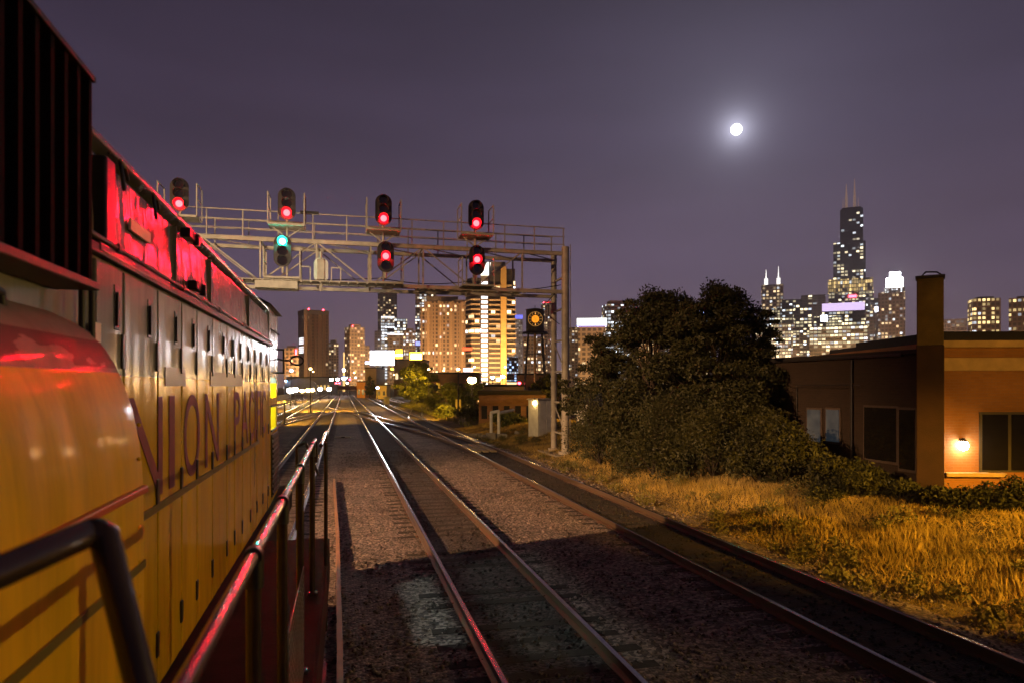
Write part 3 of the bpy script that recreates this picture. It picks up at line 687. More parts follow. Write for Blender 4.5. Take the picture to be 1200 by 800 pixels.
heads = [(210, 228, 'r', 2, 'red signal head just above the locomotive roof, leftmost on the gantry'),
         (336, 239, 'r', 2, 'red signal head standing directly above the green light'),
         (331, 294, 'g', 0, 'signal head showing the only green light, with dark lenses below'),
         (449.5, 246, 'r', 2, 'upper red signal head of the middle pair on the gantry'),
         (452, 301, 'r', 1, 'lower red signal head of the middle pair on the gantry'),
         (558, 252, 'r', 2, 'upper red signal head of the pair nearest the right column'),
         (559, 305, 'r', 1, 'lower red signal head of the pair nearest the right column')]
HC = [head(*h) for h in heads]
def cage(c, w=1.5, h=1.35, dz=-.95):
    g = MB(); x0, x1 = c.x-w/2, c.x+w/2; z = c.z+dz
    for x in (x0, x1):
        g.bar((x, YS-.35, z), (x, YS-.35, z+h), .05).bar((x, YF, z), (x, YF, z+h), .05).bar((x, YS-.35, z+h*.55), (x, YF, z+h*.55), .035).bar((x, YS-.35, z+h), (x, YF, z+h), .04)
    g.b2((x0, YS-.4, z-.05), (x1, YF, z+.01)); g.bar((x0, YS-.38, z-.02), (x1, YS-.38, z-.02), .09)
    gp(g, 'signal_cage')
for i in (0, 1, 3, 5): cage(HC[i])
for i in (2, 4, 6): cage(HC[i], 1.5, 1.25, -1.2)
for i in (1, 3, 5):
    c = HC[i]; gp(MB().cyl((c.x, YS+.2, GZB), (c.x, YS+.2, c.z-.5), .05, n=10).bar((c.x-.6, YS+.2, c.z-1.0), (c.x, YS+.2, c.z-1.45), .05).bar((c.x+.6, YS+.2, c.z-1.0), (c.x, YS+.2, c.z-1.45), .05), 'signal_mast')
# back of a signal facing the other way
c = onY(376, YS, 316)
bs = thing('railway_signal', (c.x, YS+.2, c.z), 'pale back of a signal head turned away, right of the green light', 'railway signal', 'signal heads on the gantry')
pill(MB(), .62, 1.15, 0, .05).build('backboard', M_white, bs, bevel=.008)
MB().b2((-.17, -.3, -.45), (.17, 0, .45)).build('housing', M_steel, bs, bevel=.03)
MB().cyl((0, -.12, -.95), (0, -.12, .8), .06, n=10).build('mounting_post', M_steel, bs)
for s_ in (-1, 1): gp(MB().bar((c.x+s_*.45, YS, c.z-.55), (c.x+s_*.85, YS, c.z-.55), .05).bar((c.x+s_*.45, YS, c.z+.1), (c.x+s_*.85, YS, c.z+.1), .05).bar((c.x+s_*.45, YS, c.z-.55), (c.x+s_*.45, YS, c.z+.1), .05).bar((c.x+s_*.85, YS, c.z-.55), (c.x+s_*.85, YS, c.z+.1), .05), 'cable_frame')

# ================================================================== lamps standing in the place
def lamp_post(name, x, y, h, label, group=None, col=SOD, m=M_lampS, power=600, r=.22, armx=0, spot=None, to=None, gz=-.3, cat='street lamp', blend=.5):
    t = thing(name, (x, y, gz), label, cat, group)
    MB().cyl((0, 0, 0), (0, 0, h-gz), .09, .06, n=10).cyl((0, 0, 0), (0, 0, .4), .14, n=10).build('post', M_dark, t)
    a = Vector((armx, 0, h-gz))
    if armx: MB().tube([(0, 0, h-gz-.05), (armx, 0, h-gz+.12)], .04, 8).build('arm', M_dark, t)
    MB().cyl(a+Vector((0, 0, r*.6)), a+Vector((0, 0, r*1.1)), r*.9, r*.4, n=14).build('cap', M_dark, t)
    MB().ball(a, r, 14, 8, .75).build('bulb', m, t)
    loc = Vector((x+armx, y, h-r*1.3))
    if power:
        if spot:
            dv_ = Vector(to)-loc; dv_.z = 0; loc = loc+dv_.normalized()*.32
        else: loc.z = h
        if spot: light('SPOT', 'lamp_light', loc, power, col, to=to, size=.15, spot=spot, blend=blend, parent=t)
        else: light('POINT', 'lamp_light', loc, power, col, size=r*1.15, parent=t)
    return t
# yard light left and behind: throws the locomotive's shadow over the near tracks
lamp_post('yard_lamp', -31, 3.3, 15.0, 'tall sodium yard lamp on the far side of the locomotive', power=150000, col=(1, .54, .24), spot=30, to=(1.5, 19.5, 0), r=.14, blend=1.0)
_p = bpy.data.objects['yard_lamp']
light('SPOT', 'added_gantry_light', (-30.7, 3.7, 14.9), 42000, (1, .58, .25), to=(3.5, 33, 7.2), size=.3, spot=34, blend=.7, parent=_p)  # second light added on this post to brighten the gantry
# wall-height lamp on the right, outside the picture, lighting bank, hood side and house front
lamp_post('yard_lamp', 15.5, 1.5, 5.4, 'low sodium lamp beside the track lighting the grassy bank', power=16000, col=(1, .48, .035), spot=64, to=(14.0, 8.3, 0), r=.25)
light('SPOT', 'added_house_light', (15.4, 1.7, 5.2), 2600, (1, .50, .05), to=(17.5, 15, 3.8), size=.2, spot=46, blend=.9, parent=bpy.data.objects['yard_lamp.001'])  # extra light added to brighten the house front and chimney top
lamp_post('yard_lamp', 13.8, 1.0, 4.3, 'shielded sodium lamp beside the track facing the locomotive', power=1400, col=(1, .64, .13), spot=70, to=(-1, 4, 3.1), r=.22)
p = W(553, 445, 92); lamp_post('street_lamp', p.x, p.y, p.z, 'glowing orange lamp on a post among the trackside bushes', power=5000, r=.62)

# ================================================================== trackside furniture on the right
# white relay cabinet
c = G(634, 515, -.1)
rb = thing('relay_cabinet', (c.x, c.y, -.2), 'tall white relay cabinet with lamp, left of the gantry column', 'cabinet', rz=R(22))
MB().b2((-.62, -.5, .12), (.62, .5, 2.62)).build('body', M_white, rb, bevel=.02)
MB().b2((-.7, -.58, 2.62), (.7, .58, 2.7)).build('roof', M_steel, rb, bevel=.01)
MB().b2((-.66, -.54, 0), (.66, .54, .12)).build('plinth', M_conc, rb)
MB().b2((-.5, -.525, .25), (-.02, -.5, 2.5)).build('door', M_white, rb, bevel=.006); MB().b2((.02, -.525, .25), (.5, -.5, 2.5)).build('door', M_white, rb, bevel=.006)
MB().b2((-.72, -.3, 2.35), (-.62, -.1, 2.5)).build('lamp', M_lampS, rb)
light('SPOT', 'cabinet_light', c+Vector((-1.6, -1.2, 3.3)), 60, (1, .6, .1), to=c+Vector((-.4, -.1, 1)), size=.1, spot=110, parent=None)
# vent pipes
c = G(580, 511, 0)
vp = thing('vent_pipe', (c.x, c.y, -.2), 'pair of pale bent pipes rising from concrete blocks', 'pipe')
MB().tube([(-.25, 0, 0), (-.25, 0, 1.75), (.3, 0, 1.85)], .10, 12).build('pipe', M_white, vp); MB().tube([(.25, 0, 0), (.25, 0, 1.72), (1.6, 1.5, 1.85)], .10, 12).build('pipe', M_white, vp)
MB().b2((-.55, -.3, 0), (-.02, .3, .45)).build('block', M_conc, vp, bevel=.05); MB().b2((.1, -.35, 0), (.75, .3, .38)).build('block', M_conc, vp, bevel=.06)
for i, (px, py, w, h, lb) in enumerate(((556, 511, 1.3, .22, 'low pale slab of concrete beside the right hand track'), (568, 514, .8, .3, 'broken concrete lump left of the bent pipes'), (609, 514, .5, .55, 'small stub post between pipes and cabinet'), (453, 474, 1.0, 1.6, 'pale upright marker block below the distant bushes'))):
    c = G(px, py, -.25); m_ = MB().box((0, 0, h/2), (w, .6, h), rz=.4)
    o = m_.build('concrete_block', M_conc, None, bevel=.06, loc=(c.x, c.y, -.27)); tag(o, lb, 'concrete block')
c = G(537, 483, .1); o = MB().b2((-.3, -.3, 0), (.3, .3, 1.7)).build('post_box', mat('yellowed_box', (.6, .5, .25), .6), None, bevel=.03, loc=(c.x, c.y, 0)); tag(o, 'pale trackside box in the grass below the glowing lamp', 'equipment box')

# ================================================================== right brick buildings
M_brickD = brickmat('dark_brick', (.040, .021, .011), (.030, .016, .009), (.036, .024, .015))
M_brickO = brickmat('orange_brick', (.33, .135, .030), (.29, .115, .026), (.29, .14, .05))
M_stone = mat('stone_band', (.52, .33, .12), .7, var=.3, scale=3)
M_roof = mat('tar_roof', (.03, .025, .025), .9)
M_win = mat('night_window', (.012, .01, .01), .08, var=.2, coat=.6)
XW = 15.2
ya = onX(1078, XW).y; yb = onX(884, XW).y; zt = CH+1.0
wg = thing('brick_building', (XW, (ya+yb)/2, 0), 'long low dark brick building behind the grassy bank with pale window', 'building')
o0 = Vector(wg.location)
def wp(lo, hi, name, m, par=wg, bevel=0, base=None):
    b_ = base if base is not None else o0
    return MB().b2(Vector(lo)-b_, Vector(hi)-b_).build(name, m, par, bevel)
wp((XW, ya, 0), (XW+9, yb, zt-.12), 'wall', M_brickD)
wp((XW-.10, ya, zt-.12), (XW+9.1, yb+.1, zt), 'parapet', M_roof)
wp((XW-.05, ya, zt-1.05), (XW, yb, zt-.9), 'brick_band', M_brickD)
def win(x0, x1, y0, y1, nm, m=M_win, frame=M_stone):     # opening seen in the wall at pixels x0..x1
    a = onX(x0, XW, y1); b = onX(x1, XW, y0)
    f = wp((XW-.05, b.y-.06, a.z-.08), (XW-.002, a.y+.06, b.z+.06), nm, mat('frame_'+nm, (.10, .07, .05), .7))
    MB().b2(Vector((XW-.075, b.y, a.z))-o0, Vector((XW-.05, a.y, b.z))-o0).build('pane', m, f)
    return a, b
M_pale = mat('pale_blind', (.10, .12, .14), .4, var=.6, scale=2.5, emit=(.35, .45, .55), estr=.035)
win(948, 963, 480, 516, 'window', M_pale); win(970, 985, 480, 516, 'window', M_pale)
win(1015, 1052, 478, 536, 'window'); win(1056, 1074, 480, 548, 'door')
win(905, 925, 485, 540, 'window')
MB().cyl(Vector((XW-.06, onX(1000, XW).y, .3))-o0, Vector((XW-.06, onX(1000, XW).y, zt-.2))-o0, .045, n=10).build('downpipe', M_dark, wg)
MB().tube([Vector((XW-.04, onX(935, XW).y, .3))-o0, Vector((XW-.04, onX(935, XW).y, 3.3))-o0, Vector((XW-.04, onX(1010, XW).y, 3.3))-o0], .02, 8).build('conduit', M_dark, wg)
wp((XW-.12, onX(1060, XW).y-.0, zt-.16), (XW-.02, yb, zt-.08), 'gutter', M_dark)
# chimney: lit stack and shaded pier, the difference put into their colours
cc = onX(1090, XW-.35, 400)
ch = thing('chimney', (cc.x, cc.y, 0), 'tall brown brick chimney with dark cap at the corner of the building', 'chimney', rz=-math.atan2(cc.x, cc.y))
MB().b2((-.30, -.22, CH+1.05), (.30, .22, CH+2.78)).build('stack', mat('lit_chimney_brick', (.15, .095, .02), .85, var=.45, scale=2.2, bump=.01), ch, bevel=.02)
MB().b2((-.31, -.23, 0), (.31, .23, CH+1.05)).build('pier', mat('shaded_chimney_brick', (.045, .018, .010), .9, var=.4, scale=2, bump=.01), ch, bevel=.02)
MB().b2((-.33, -.25, CH+2.78), (.33, .25, CH+2.85)).build('cap', M_dark, ch, bevel=.01)
MB().tube([(-.2, 0, CH+2.85), (-.1, 0, CH+2.97), (.15, 0, CH+2.95), (.25, 0, CH+2.87)], .02, 8).build('cowl', M_dark, ch)
# right house front, turned to the camera
A = W(1103, HY, 18.3); B = W(1330, HY, 18.1); A.z = B.z = 0
dv = (B-A); wl = dv.length; rzz = math.atan2(dv.y, dv.x)
hb = thing('brick_house', tuple(A), 'orange lit brick house front with stone bands and a glowing wall lamp', 'building', rz=rzz)
K = 18.3/800
def hz_(py): return CH+(HY-py)*K
def hx_(px): return (px-1103)*K
MB().b2((0, 0, 0), (wl, 8, hz_(400))).build('wall', M_brickO, hb)
MB().b2((-.05, -.09, hz_(407)), (wl, 0, hz_(399))).build('cornice', M_stone, hb, bevel=.01)
MB().b2((-.02, -.06, hz_(434)), (wl, 0, hz_(419))).build('stone_band', M_stone, hb, bevel=.01)
MB().b2((.4, 1.2, hz_(400)), (wl, 8, hz_(392))).b2((1.4, 2.5, hz_(392)), (wl, 8, hz_(380))).build('roof', M_roof, hb)
f = MB().b2((hx_(1146), -.03, hz_(552)), (hx_(1250), -.003, hz_(482))).build('window', mat('sash', (.05, .035, .02), .6), hb)
for i in range(3): MB().b2((hx_(1149+i*33), -.045, hz_(550)), (hx_(1178+i*33), -.03, hz_(485))).build('pane', M_win, f)
MB().b2((hx_(1104), -.22, hz_(557)), (hx_(1172), 0, hz_(552.5))).build('sill', M_stone, hb, bevel=.01)
lx = hx_(1125)
ls = MB().cyl((lx, -.12, hz_(516)), (lx, -.12, hz_(512)), .10, .03, n=14).b2((lx-.04, -.12, hz_(516)), (lx+.04, 0, hz_(513))).build('wall_lamp', M_dark, hb)
MB().ball((lx, -.12, hz_(521)), .13, 14, 10).build('bulb', M_lampW, ls)
light('POINT', 'wall_lamp_light', Matrix.Translation(A) @ Matrix.Rotation(rzz, 4, 'Z') @ Vector((lx, -.22, hz_(524))), 34, (1, .62, .25), size=.05)
# ladder rungs / rail fence in front of the dark wall
fl = thing('pipe_fence', tuple(G(904, 556, .2)), 'short three bar pipe fence in front of the dark brick wall', 'fence')
for s_ in (-1, 1): MB().cyl((0, s_*.45, 0), (0, s_*.45, 1.0), .03, n=8).build('post', M_steel, fl)
for i in range(3): MB().cyl((0, -.5, .3+i*.3), (0, .5, .3+i*.3), .022, n=8).build('bar', M_steel, fl)

# ================================================================== vegetation
rng = np.random.default_rng(5)
def leafmat(name, c1, c2):
    m = mat(name, c1, .6, var=0, scale=1.6, col2=c2); m.node_tree.nodes['Principled BSDF'].inputs['Specular IOR Level'].default_value = .3; return m
M_leafD = leafmat('dark_leaves', (.050, .048, .014), (.022, .025, .008))
M_leafG = leafmat('green_leaves', (.11, .12, .025), (.05, .065, .015))
M_bark = mat('bark', (.045, .03, .02), .9, var=.4, scale=8, bump=.02, bscale=20)
def leaves(name, clusters, n, size, m, parent=None, loc=(0, 0, 0)):
    """clusters: (cx,cy,cz,rx,ry,rz); leaf faces spread through each, denser outwards"""
    c = np.array(clusters); wt = (c[:, 3]*c[:, 4]*c[:, 5])**.66; wt /= wt.sum()
    k = rng.choice(len(c), n, p=wt); d = rng.normal(size=(n, 3)); d /= np.linalg.norm(d, axis=1)[:, None]
    r = rng.random(n)**.45; P = c[k, :3]+d*r[:, None]*c[k, 3:]*rng.uniform(.8, 1.15, (n, 1))
    a = rng.normal(size=(n, 3)); a[:, 2] -= .3; a /= np.linalg.norm(a, axis=1)[:, None]
    b = np.cross(a, rng.normal(size=(n, 3))); b /= np.linalg.norm(b, axis=1)[:, None]
    s = size*rng.uniform(.5, 1.3, (n, 1)); a = a*s; b = b*s*.42
    V = np.stack([P-a, P+b, P+a, P-b], 1).reshape(-1, 3)
    me = bpy.data.meshes.new(name); me.vertices.add(4*n); me.vertices.foreach_set('co', V.ravel())
    me.loops.add(4*n); me.loops.foreach_set('vertex_index', np.arange(4*n, dtype=np.int32))
    me.polygons.add(n); me.polygons.foreach_set('loop_start', np.arange(0, 4*n, 4, dtype=np.int32)); me.update(calc_edges=True); me.validate()
    me.materials.append(m); o = bpy.data.objects.new(name, me); COL.objects.link(o); o.location = loc
    if parent is not None: o.parent = parent
    return o
def tree(px, d, ytop, width_px, label, n=9000, size=.13, m=M_leafD, zb=1.2, seed=0, group='trees along the line', ncl=16, spread=1.0, name='tree', gz=0.1):
    rr = random.Random(seed); p = W(px, HY, d); H = CH+(HY-ytop)*d/800-gz; w = width_px*d/800/2
    t = thing(name, (p.x, p.y, gz), label, 'tree', group)
    tk = MB().cyl((0, 0, -.2), (.1, 0, H*.45), .05*H*.5, .03*H*.5, n=10).cyl((.1, 0, H*.45), (0, .1, H*.85), .03*H*.5, .01*H, n=8)
    cl = []
    for i in range(ncl):
        a = rr.uniform(0, 6.28); k = rr.random(); z = zb+(H-zb)*(.12+.78*k); sp_ = math.sin(math.pi*(.15+.75*k))*w*.72*rr.uniform(.3, 1)*spread
        x, y = math.cos(a)*sp_, math.sin(a)*sp_; cr = w*rr.uniform(.26, .46)
        cl.append((x, y, z, cr, cr, cr*.72)); tk.cyl((.08, 0, max(.3, z*.55)), (x, y, z), .05, .015, n=6)
    cl.append((0, 0, H*.93, w*.25, w*.25, H*.1))
    for i in range(ncl*3):                 # loose sprays that break the outline
        a = rr.uniform(0, 6.28); k = rr.uniform(.1, 1); q_ = math.sin(math.pi*(.12+.8*k))*w*rr.uniform(.75, 1.05)
        cr = w*rr.uniform(.07, .16); cl.append((math.cos(a)*q_, math.sin(a)*q_, zb+(H-zb)*min(1.0, k*.98), cr*1.5, cr*1.5, cr*.6))
    tk.build('trunk', M_bark, t); leaves('crown', cl, n, size, m, t)
    return t
def bush(px, d, ytop, width_px, label, n=2500, size=.09, m=M_leafD, gz=.2, name='bush', group='bushes beside the line'):
    rr = random.Random(px); p = W(px, HY, d); H = CH+(HY-ytop)*d/800-gz; w = width_px*d/800/2
    t = thing(name, (p.x, p.y, gz), label, 'bush', group); st_ = MB(); cl = []
    for i in range(10):
        a = rr.uniform(0, 6.28); s_ = w*.75*rr.random(); z = H*rr.uniform(.12, .78); x, y = s_*math.cos(a), s_*math.sin(a)
        cl.append((x, y, z, w*.45, w*.45, H*.26)); st_.cyl((0, 0, 0), (x, y, z), .03, .01, n=6)
    st_.build('stem', M_bark, t); leaves('foliage', cl, n, size, m, t); return t
tree(762, 27, 340, 128, 'dark leafy tree right of the gantry column, left of the two tall ones', n=42000, seed=3, ncl=20, size=.075, zb=.1, spread=1.25)
tree(836, 25, 332, 140, 'tallest dark tree, feathery top below the moon, hiding part of the skyline', n=48000, seed=11, ncl=22, size=.075, zb=.1, spread=1.25)
tree(706, 30, 392, 96, 'low dark tree directly right of the gantry column', n=26000, seed=21, ncl=16, size=.07, zb=.2)
tree(792, 29, 343, 130, 'dense dark tree filling the gap between the two tall ones', n=36000, seed=31, ncl=18, size=.075, zb=.1)
tree(884, 25, 360, 96, 'lower dark tree against the left end of the brick building', n=20000, seed=41, ncl=14, size=.07, zb=.2)
for px, d, yt, w, lb in ((704, 27, 450, 110, 'dark bush at the foot of the gantry column'), (765, 24, 455, 130, 'lit scrubby bush below the left tall tree'), (835, 23, 460, 130, 'scrubby bush below the tallest tree'), (890, 21, 490, 90, 'low bush near the pipe fence'),
                          (985, 18, 545, 95, 'low dark bush under the pale windows'), (1060, 17, 560, 80, 'low bush left of the chimney foot'), (1150, 15.6, 560, 90, 'bush under the glowing wall lamp'), (1215, 15, 556, 80, 'bush at the right edge below the dark house window')):
    bush(px, d, yt, w, lb, n=9000, size=.045)
for px, d, yt, w, lb in ((915, 20.5, 478, 110, 'tall dark brush covering the left end of the low brick wall'), (1000, 18.4, 532, 100, 'dark brush under the black window of the low wall'), (1085, 16.6, 566, 90, 'dark brush at the foot of the chimney'), (735, 25.5, 430, 130, 'tall dark bush between gantry column and tall trees'), (800, 24.5, 425, 130, 'tall dark bush hiding the trunks of the tall trees'), (868, 23, 440, 110, 'tall dark bush right of the tallest tree')):
    bush(px, d, yt, w, lb, n=15000, size=.06)
tree(489, 118, 425, 54, 'rounded green tree lit from below, right of the billboards', n=9000, size=.30, m=M_leafG, zb=.3, seed=5, ncl=16)
tree(530, 84, 448, 44, 'small green tree left of the glowing lamp', n=5000, size=.22, m=M_leafG, zb=.1, seed=6, ncl=12)
tree(556, 104, 441, 30, 'slim tree behind the glowing lamp', n=3000, size=.2, m=M_leafG, zb=.2, seed=8, ncl=10)
tree(433, 190, 441, 12, 'small round dark tree below the white billboard', n=1500, size=.4, zb=.3, seed=9, ncl=8)
tree(648, 60, 438, 60, 'dark tree behind the relay cabinet', n=7000, size=.2, zb=.3, seed=10, ncl=12)
for px, d, yt, w, lb in ((505, 90, 462, 40, 'low bushes left of the trackside box'), (560, 62, 470, 60, 'bush behind the bent pipes'), (600, 52, 478, 50, 'bush between pipes and cabinet'), (524, 74, 473, 36, 'bush above the pale trackside box')):
    bush(px, d, yt, w, lb, n=2500, size=.14, m=M_leafG, gz=-.2)
# grass as one mass
n = 260000
gx = 8.25+rng.random(n)**.9*9.6; gy = 4+rng.random(n)**1.4*52
gz = np.array([hgt(a, b) for a, b in zip(gx, gy)])
patch = .5+.5*np.sin(gx*1.7+np.sin(gy*.9)*2)*np.cos(gy*.8)
hh = rng.uniform(.04, .17, n)*(.4+patch)*np.clip((gx-8)/1.5, .3, 1.3)
an = rng.random(n)*6.28; le = rng.normal(0, .08, (n, 2))
P = np.stack([gx, gy, gz], 1); sd_ = np.stack([np.cos(an), np.sin(an), 0*an], 1)*rng.uniform(.005, .012, (n, 1))
T = P+np.stack([le[:, 0], le[:, 1], hh], 1)
V = np.stack([P-sd_, P+sd_, T], 1).reshape(-1, 3)
me = bpy.data.meshes.new('grass'); me.vertices.add(3*n); me.vertices.foreach_set('co', V.ravel()); me.loops.add(3*n); me.loops.foreach_set('vertex_index', np.arange(3*n, dtype=np.int32))
me.polygons.add(n); me.polygons.foreach_set('loop_start', np.arange(0, 3*n, 3, dtype=np.int32)); me.update(calc_edges=True); me.validate()
me.materials.append(mat('dry_grass', (.52, .36, .09), .8, var=.7, scale=.9)); go = bpy.data.objects.new('grass', me); COL.objects.link(go); go['kind'] = 'stuff'
wr = random.Random(4); wc = []
for i in range(230):
    x = 8.5+wr.random()**1.2*8; y = 6+wr.random()**1.3*40; q_ = wr.uniform(.12, .34); wc.append((x, y, hgt(x, y)+q_*.6, q_, q_, q_*.8))
wo_ = leaves('weeds', wc, 36000, .045, mat('weed_leaves', (.16, .14, .035), .7, var=.6, scale=1.1)); wo_['kind'] = 'stuff'
n = 30000
gx = 10+rng.random(n)*16; gy = 55+rng.random(n)*75; P = np.stack([gx, gy, np.full(n, -.3)+.3*(gx > 12)], 1)
an = rng.random(n)*6.28; sd_ = np.stack([np.cos(an), np.sin(an), 0*an], 1)*.05; T = P+np.stack([rng.normal(0, .1, n), rng.normal(0, .1, n), rng.uniform(.15, .6, n)], 1)
V = np.stack([P-sd_, P+sd_, T], 1).reshape(-1, 3)
me = bpy.data.meshes.new('tall_grass'); me.vertices.add(3*n); me.vertices.foreach_set('co', V.ravel()); me.loops.add(3*n); me.loops.foreach_set('vertex_index', np.arange(3*n, dtype=np.int32))
me.polygons.add(n); me.polygons.foreach_set('loop_start', np.arange(0, 3*n, 3, dtype=np.int32)); me.update(calc_edges=True); me.validate()
me.materials.append(mat('tall_grass_green', (.16, .16, .04), .8, var=.5, scale=.5)); go = bpy.data.objects.new('tall_grass', me); COL.objects.link(go); go['kind'] = 'stuff'

# ================================================================== middle distance
M_brickM = brickmat('old_brick', (.26, .12, .06), (.20, .09, .045), (.2, .15, .1), sc=1.5)
M_tan = mat('tan_wall', (.40, .28, .16), .8, var=.3, scale=.3)
M_shed = mat('shed_metal', (.30, .29, .28), .6, var=.3, scale=.4)
def block(name, label, x0, x1, ytop, d, depth=8, m=M_brickM, rot=0, cat='building', roofm=M_roof, par=.35, group=None, ybase=None):
    c = W((x0+x1)/2, HY, d); w = (x1-x0)*d/800; h = CH+(HY-ytop)*d/800+.3
    t = thing(name, (c.x, c.y, -.3), label, cat, group, rz=-TH-math.atan(((x0+x1)/2-600)/800)*0+rot)
    MB().b2((-w/2, 0, 0), (w/2, depth, h-par)).build('wall', m, t)
    MB().b2((-w/2-.1, -.1, h-par), (w/2+.1, depth+.1, h)).build('roof', roofm, t)
    return t, w, h
M_dwin = mat('dim_window', (.02, .02, .02), .2, emit=(1, .6, .2), estr=.0)
def winrow(t, w, z0, z1, n, m=M_dwin, frac=.5):
    for i in range(n):
        x = -w/2+w*(i+.5)/n; f = MB().b2((x-w/n*frac/2, -.05, z0), (x+w/n*frac/2, -.002, z1)).build('window', m, t)
t, w, h = block('brick_building', 'low brown brick building behind the vent pipes', 561, 640, 457, 58, 6); winrow(t, w, .8, 1.9, 6)
t, w, h = block('brick_building', 'brown brick block behind the slim tree and glowing lamp', 500, 562, 436, 150, 10); winrow(t, w, 2.2, 4.2, 7)
t, w, h = block('brick_building', 'brick building carrying the clock water tower', 606, 668, 437, 132, 12); winrow(t, w, 1.5, 3.5, 6)
t, w, h = block('canopy_building', 'flat dark canopy with small lights left of the water tower', 558, 614, 450, 112, 8, m=M_tan); winrow(t, w, 1.0, 2.2, 7, emis('shop_glow', (1, .6, .2), 1.5))
t, w, h = block('lit_kiosk', 'small brightly lit glass kiosk at the foot of the banded tower', 594, 608, 446, 170, 8, m=emis('kiosk_glass', (1, .72, .35), 1.6)); winrow(t, w, 1.0, 3.0, 3, M_dark, .15)
t, w, h = block('warehouse', 'tan warehouse left of the white billboard post', 428, 441, 430, 210, 14, m=M_tan); winrow(t, w, 2, 4, 3)
t, w, h = block('garage', 'small garage with glowing orange front beside the tracks', 418, 428, 446, 200, 8, m=mat('orange_front', (.7, .28, .05), .6)); winrow(t, w, 1, 2.6, 2)
t, w, h = block('shed', 'small yellow lit shed under the billboards', 441, 453, 450, 190, 6, m=mat('yellow_front', (.7, .5, .12), .6)); winrow(t, w, 1, 2.2, 2)
t, w, h = block('shop_building', 'low building with roof sign boards right of the billboard', 462, 498, 421, 240, 12, m=M_tan); winrow(t, w, 6, 8, 6, emis('shop_windows', (1, .75, .4), 1.3))
t, w, h = block('station_shed', 'long low grey shed left of the far tracks', 336, 387, 441, 280, 12, m=M_shed); winrow(t, w, 2, 4, 12, emis('shed_windows', (1, .62, .2), 1.0))
rw = MB().b2((-.25, 0, 0), (.25, 150, 1.25)).b2((-.32, -.02, 1.25), (.32, 150.02, 1.36)).build('retaining_wall', mat('old_concrete_wall', (.5, .42, .28), .85, var=.4, scale=1.2, bump=.01), None, loc=(-15.9, 62, -.35)); tag(rw, 'long low concrete wall along the left of the far tracks, lit yellow', 'wall')
# curved roof hump on the shed
hp = thing('vaulted_roof_hall', tuple(W(352, HY, 262)), 'grey hall with arched roof behind the row of bright lamps', 'building'); hp.location.z = 0
MB().prism([(-6*math.cos(math.pi*i/10), 3+3.2*math.sin(math.pi*i/10)) for i in range(11)], 'Y', 0, 14).build('roof', M_shed, hp)
MB().b2((-6, .1, 0), (6, 14, 3)).build('wall', M_shed, hp)
# rail overbridge far down the line
br = thing('road_bridge', (W(405, HY, 320).x, W(405, HY, 320).y, 0), 'dark red girder bridge crossing far down the tracks', 'bridge', rz=-TH)
MB().b2((-9, 0, 1.6), (8, 3, 3.4)).build('girder', mat('red_oxide_girder', (.22, .05, .03), .6), br)
for x in (-9.2, 7.2): MB().b2((x, -.2, 0), (x+1, 3.2, 1.6)).build('pier', M_conc, br)
# water tower with clock
wt_ = W(627, HY, 122); WT = thing('water_tower', (wt_.x, wt_.y, 2), 'dark water tower with an orange clock face on four splayed legs', 'water tower', rz=-TH)
q = 122/800; zt0 = CH+(HY-389)*q-2; zt1 = CH+(HY-363)*q-2
MB().cyl((0, 0, zt0), (0, 0, zt1), 1.62, n=28).build('tank', mat('tank_paint', (.06, .045, .035), .6, var=.3, scale=2), WT)
MB().cyl((0, 0, zt1), (0, 0, zt1+.28), 1.75, .3, n=28).cyl((0, 0, zt1+.28), (0, 0, zt1+.8), .05, n=6).build('roof', M_dark, WT)
MB().cyl((0, 0, zt0-.35), (0, 0, zt0), 2.35, 2.2, n=28).build('balcony', M_dark, WT)
for sx in (-1, 1):
    for sy in (-1, 1): MB().bar((sx*1.2, sy*1.2, zt0-.3), (sx*1.95, sy*1.95, 0), .2).build('leg', M_dark, WT)
MB().cyl((0, 0, 0), (0, 0, zt0-.3), .22, n=12).build('riser_pipe', mat('rusty_riser', (.5, .3, .12), .6), WT)
cr = MB()
for k in (.33, .66):
    zz = (zt0-.3)*k; s_ = 1.2+.75*(1-k)
    for a, b in (((-1, -1), (1, -1)), ((1, -1), (1, 1)), ((1, 1), (-1, 1)), ((-1, 1), (-1, -1))): cr.bar((a[0]*s_, a[1]*s_, zz), (b[0]*s_, b[1]*s_, zz), .1)
cr.build('cross_brace', M_dark, WT)
zc = (zt0+zt1)/2+.15; cf = MB().cyl((0, -1.66, zc), (0, -1.72, zc), 1.36, n=36).build('clock_face', M_dark, WT)
MB().cyl((0, -1.72, zc), (0, -1.75, zc), .66, n=28).build('dial', emis('clock_orange', (1, .34, .02), 1.1), cf)
mk = MB()
for i in range(12):
    a = 2*math.pi*i/12; dx, dz = math.sin(a), math.cos(a); mk.bar((dx*.80, -1.74, zc+dz*.80), (dx*1.12, -1.74, zc+dz*1.12), .16, .03)
mk.build('hour_marks', emis('clock_marks', (1, .5, .12), 1.0), cf)
rg = MB()
for i in range(36):
    a, b = 2*math.pi*i/36, 2*math.pi*(i+1)/36; rg.bar((1.25*math.sin(a), -1.74, zc+1.25*math.cos(a)), (1.25*math.sin(b), -1.74, zc+1.25*math.cos(b)), .12, .03)
rg.build('dial_ring', emis('clock_ring', (1, .48, .12), .9), cf)
MB().bar((0, -1.77, zc), (-.35, -1.77, zc+.45), .09, .02).bar((0, -1.77, zc), (.2, -1.77, zc-.8), .07, .02).build('hands', M_dark, cf)
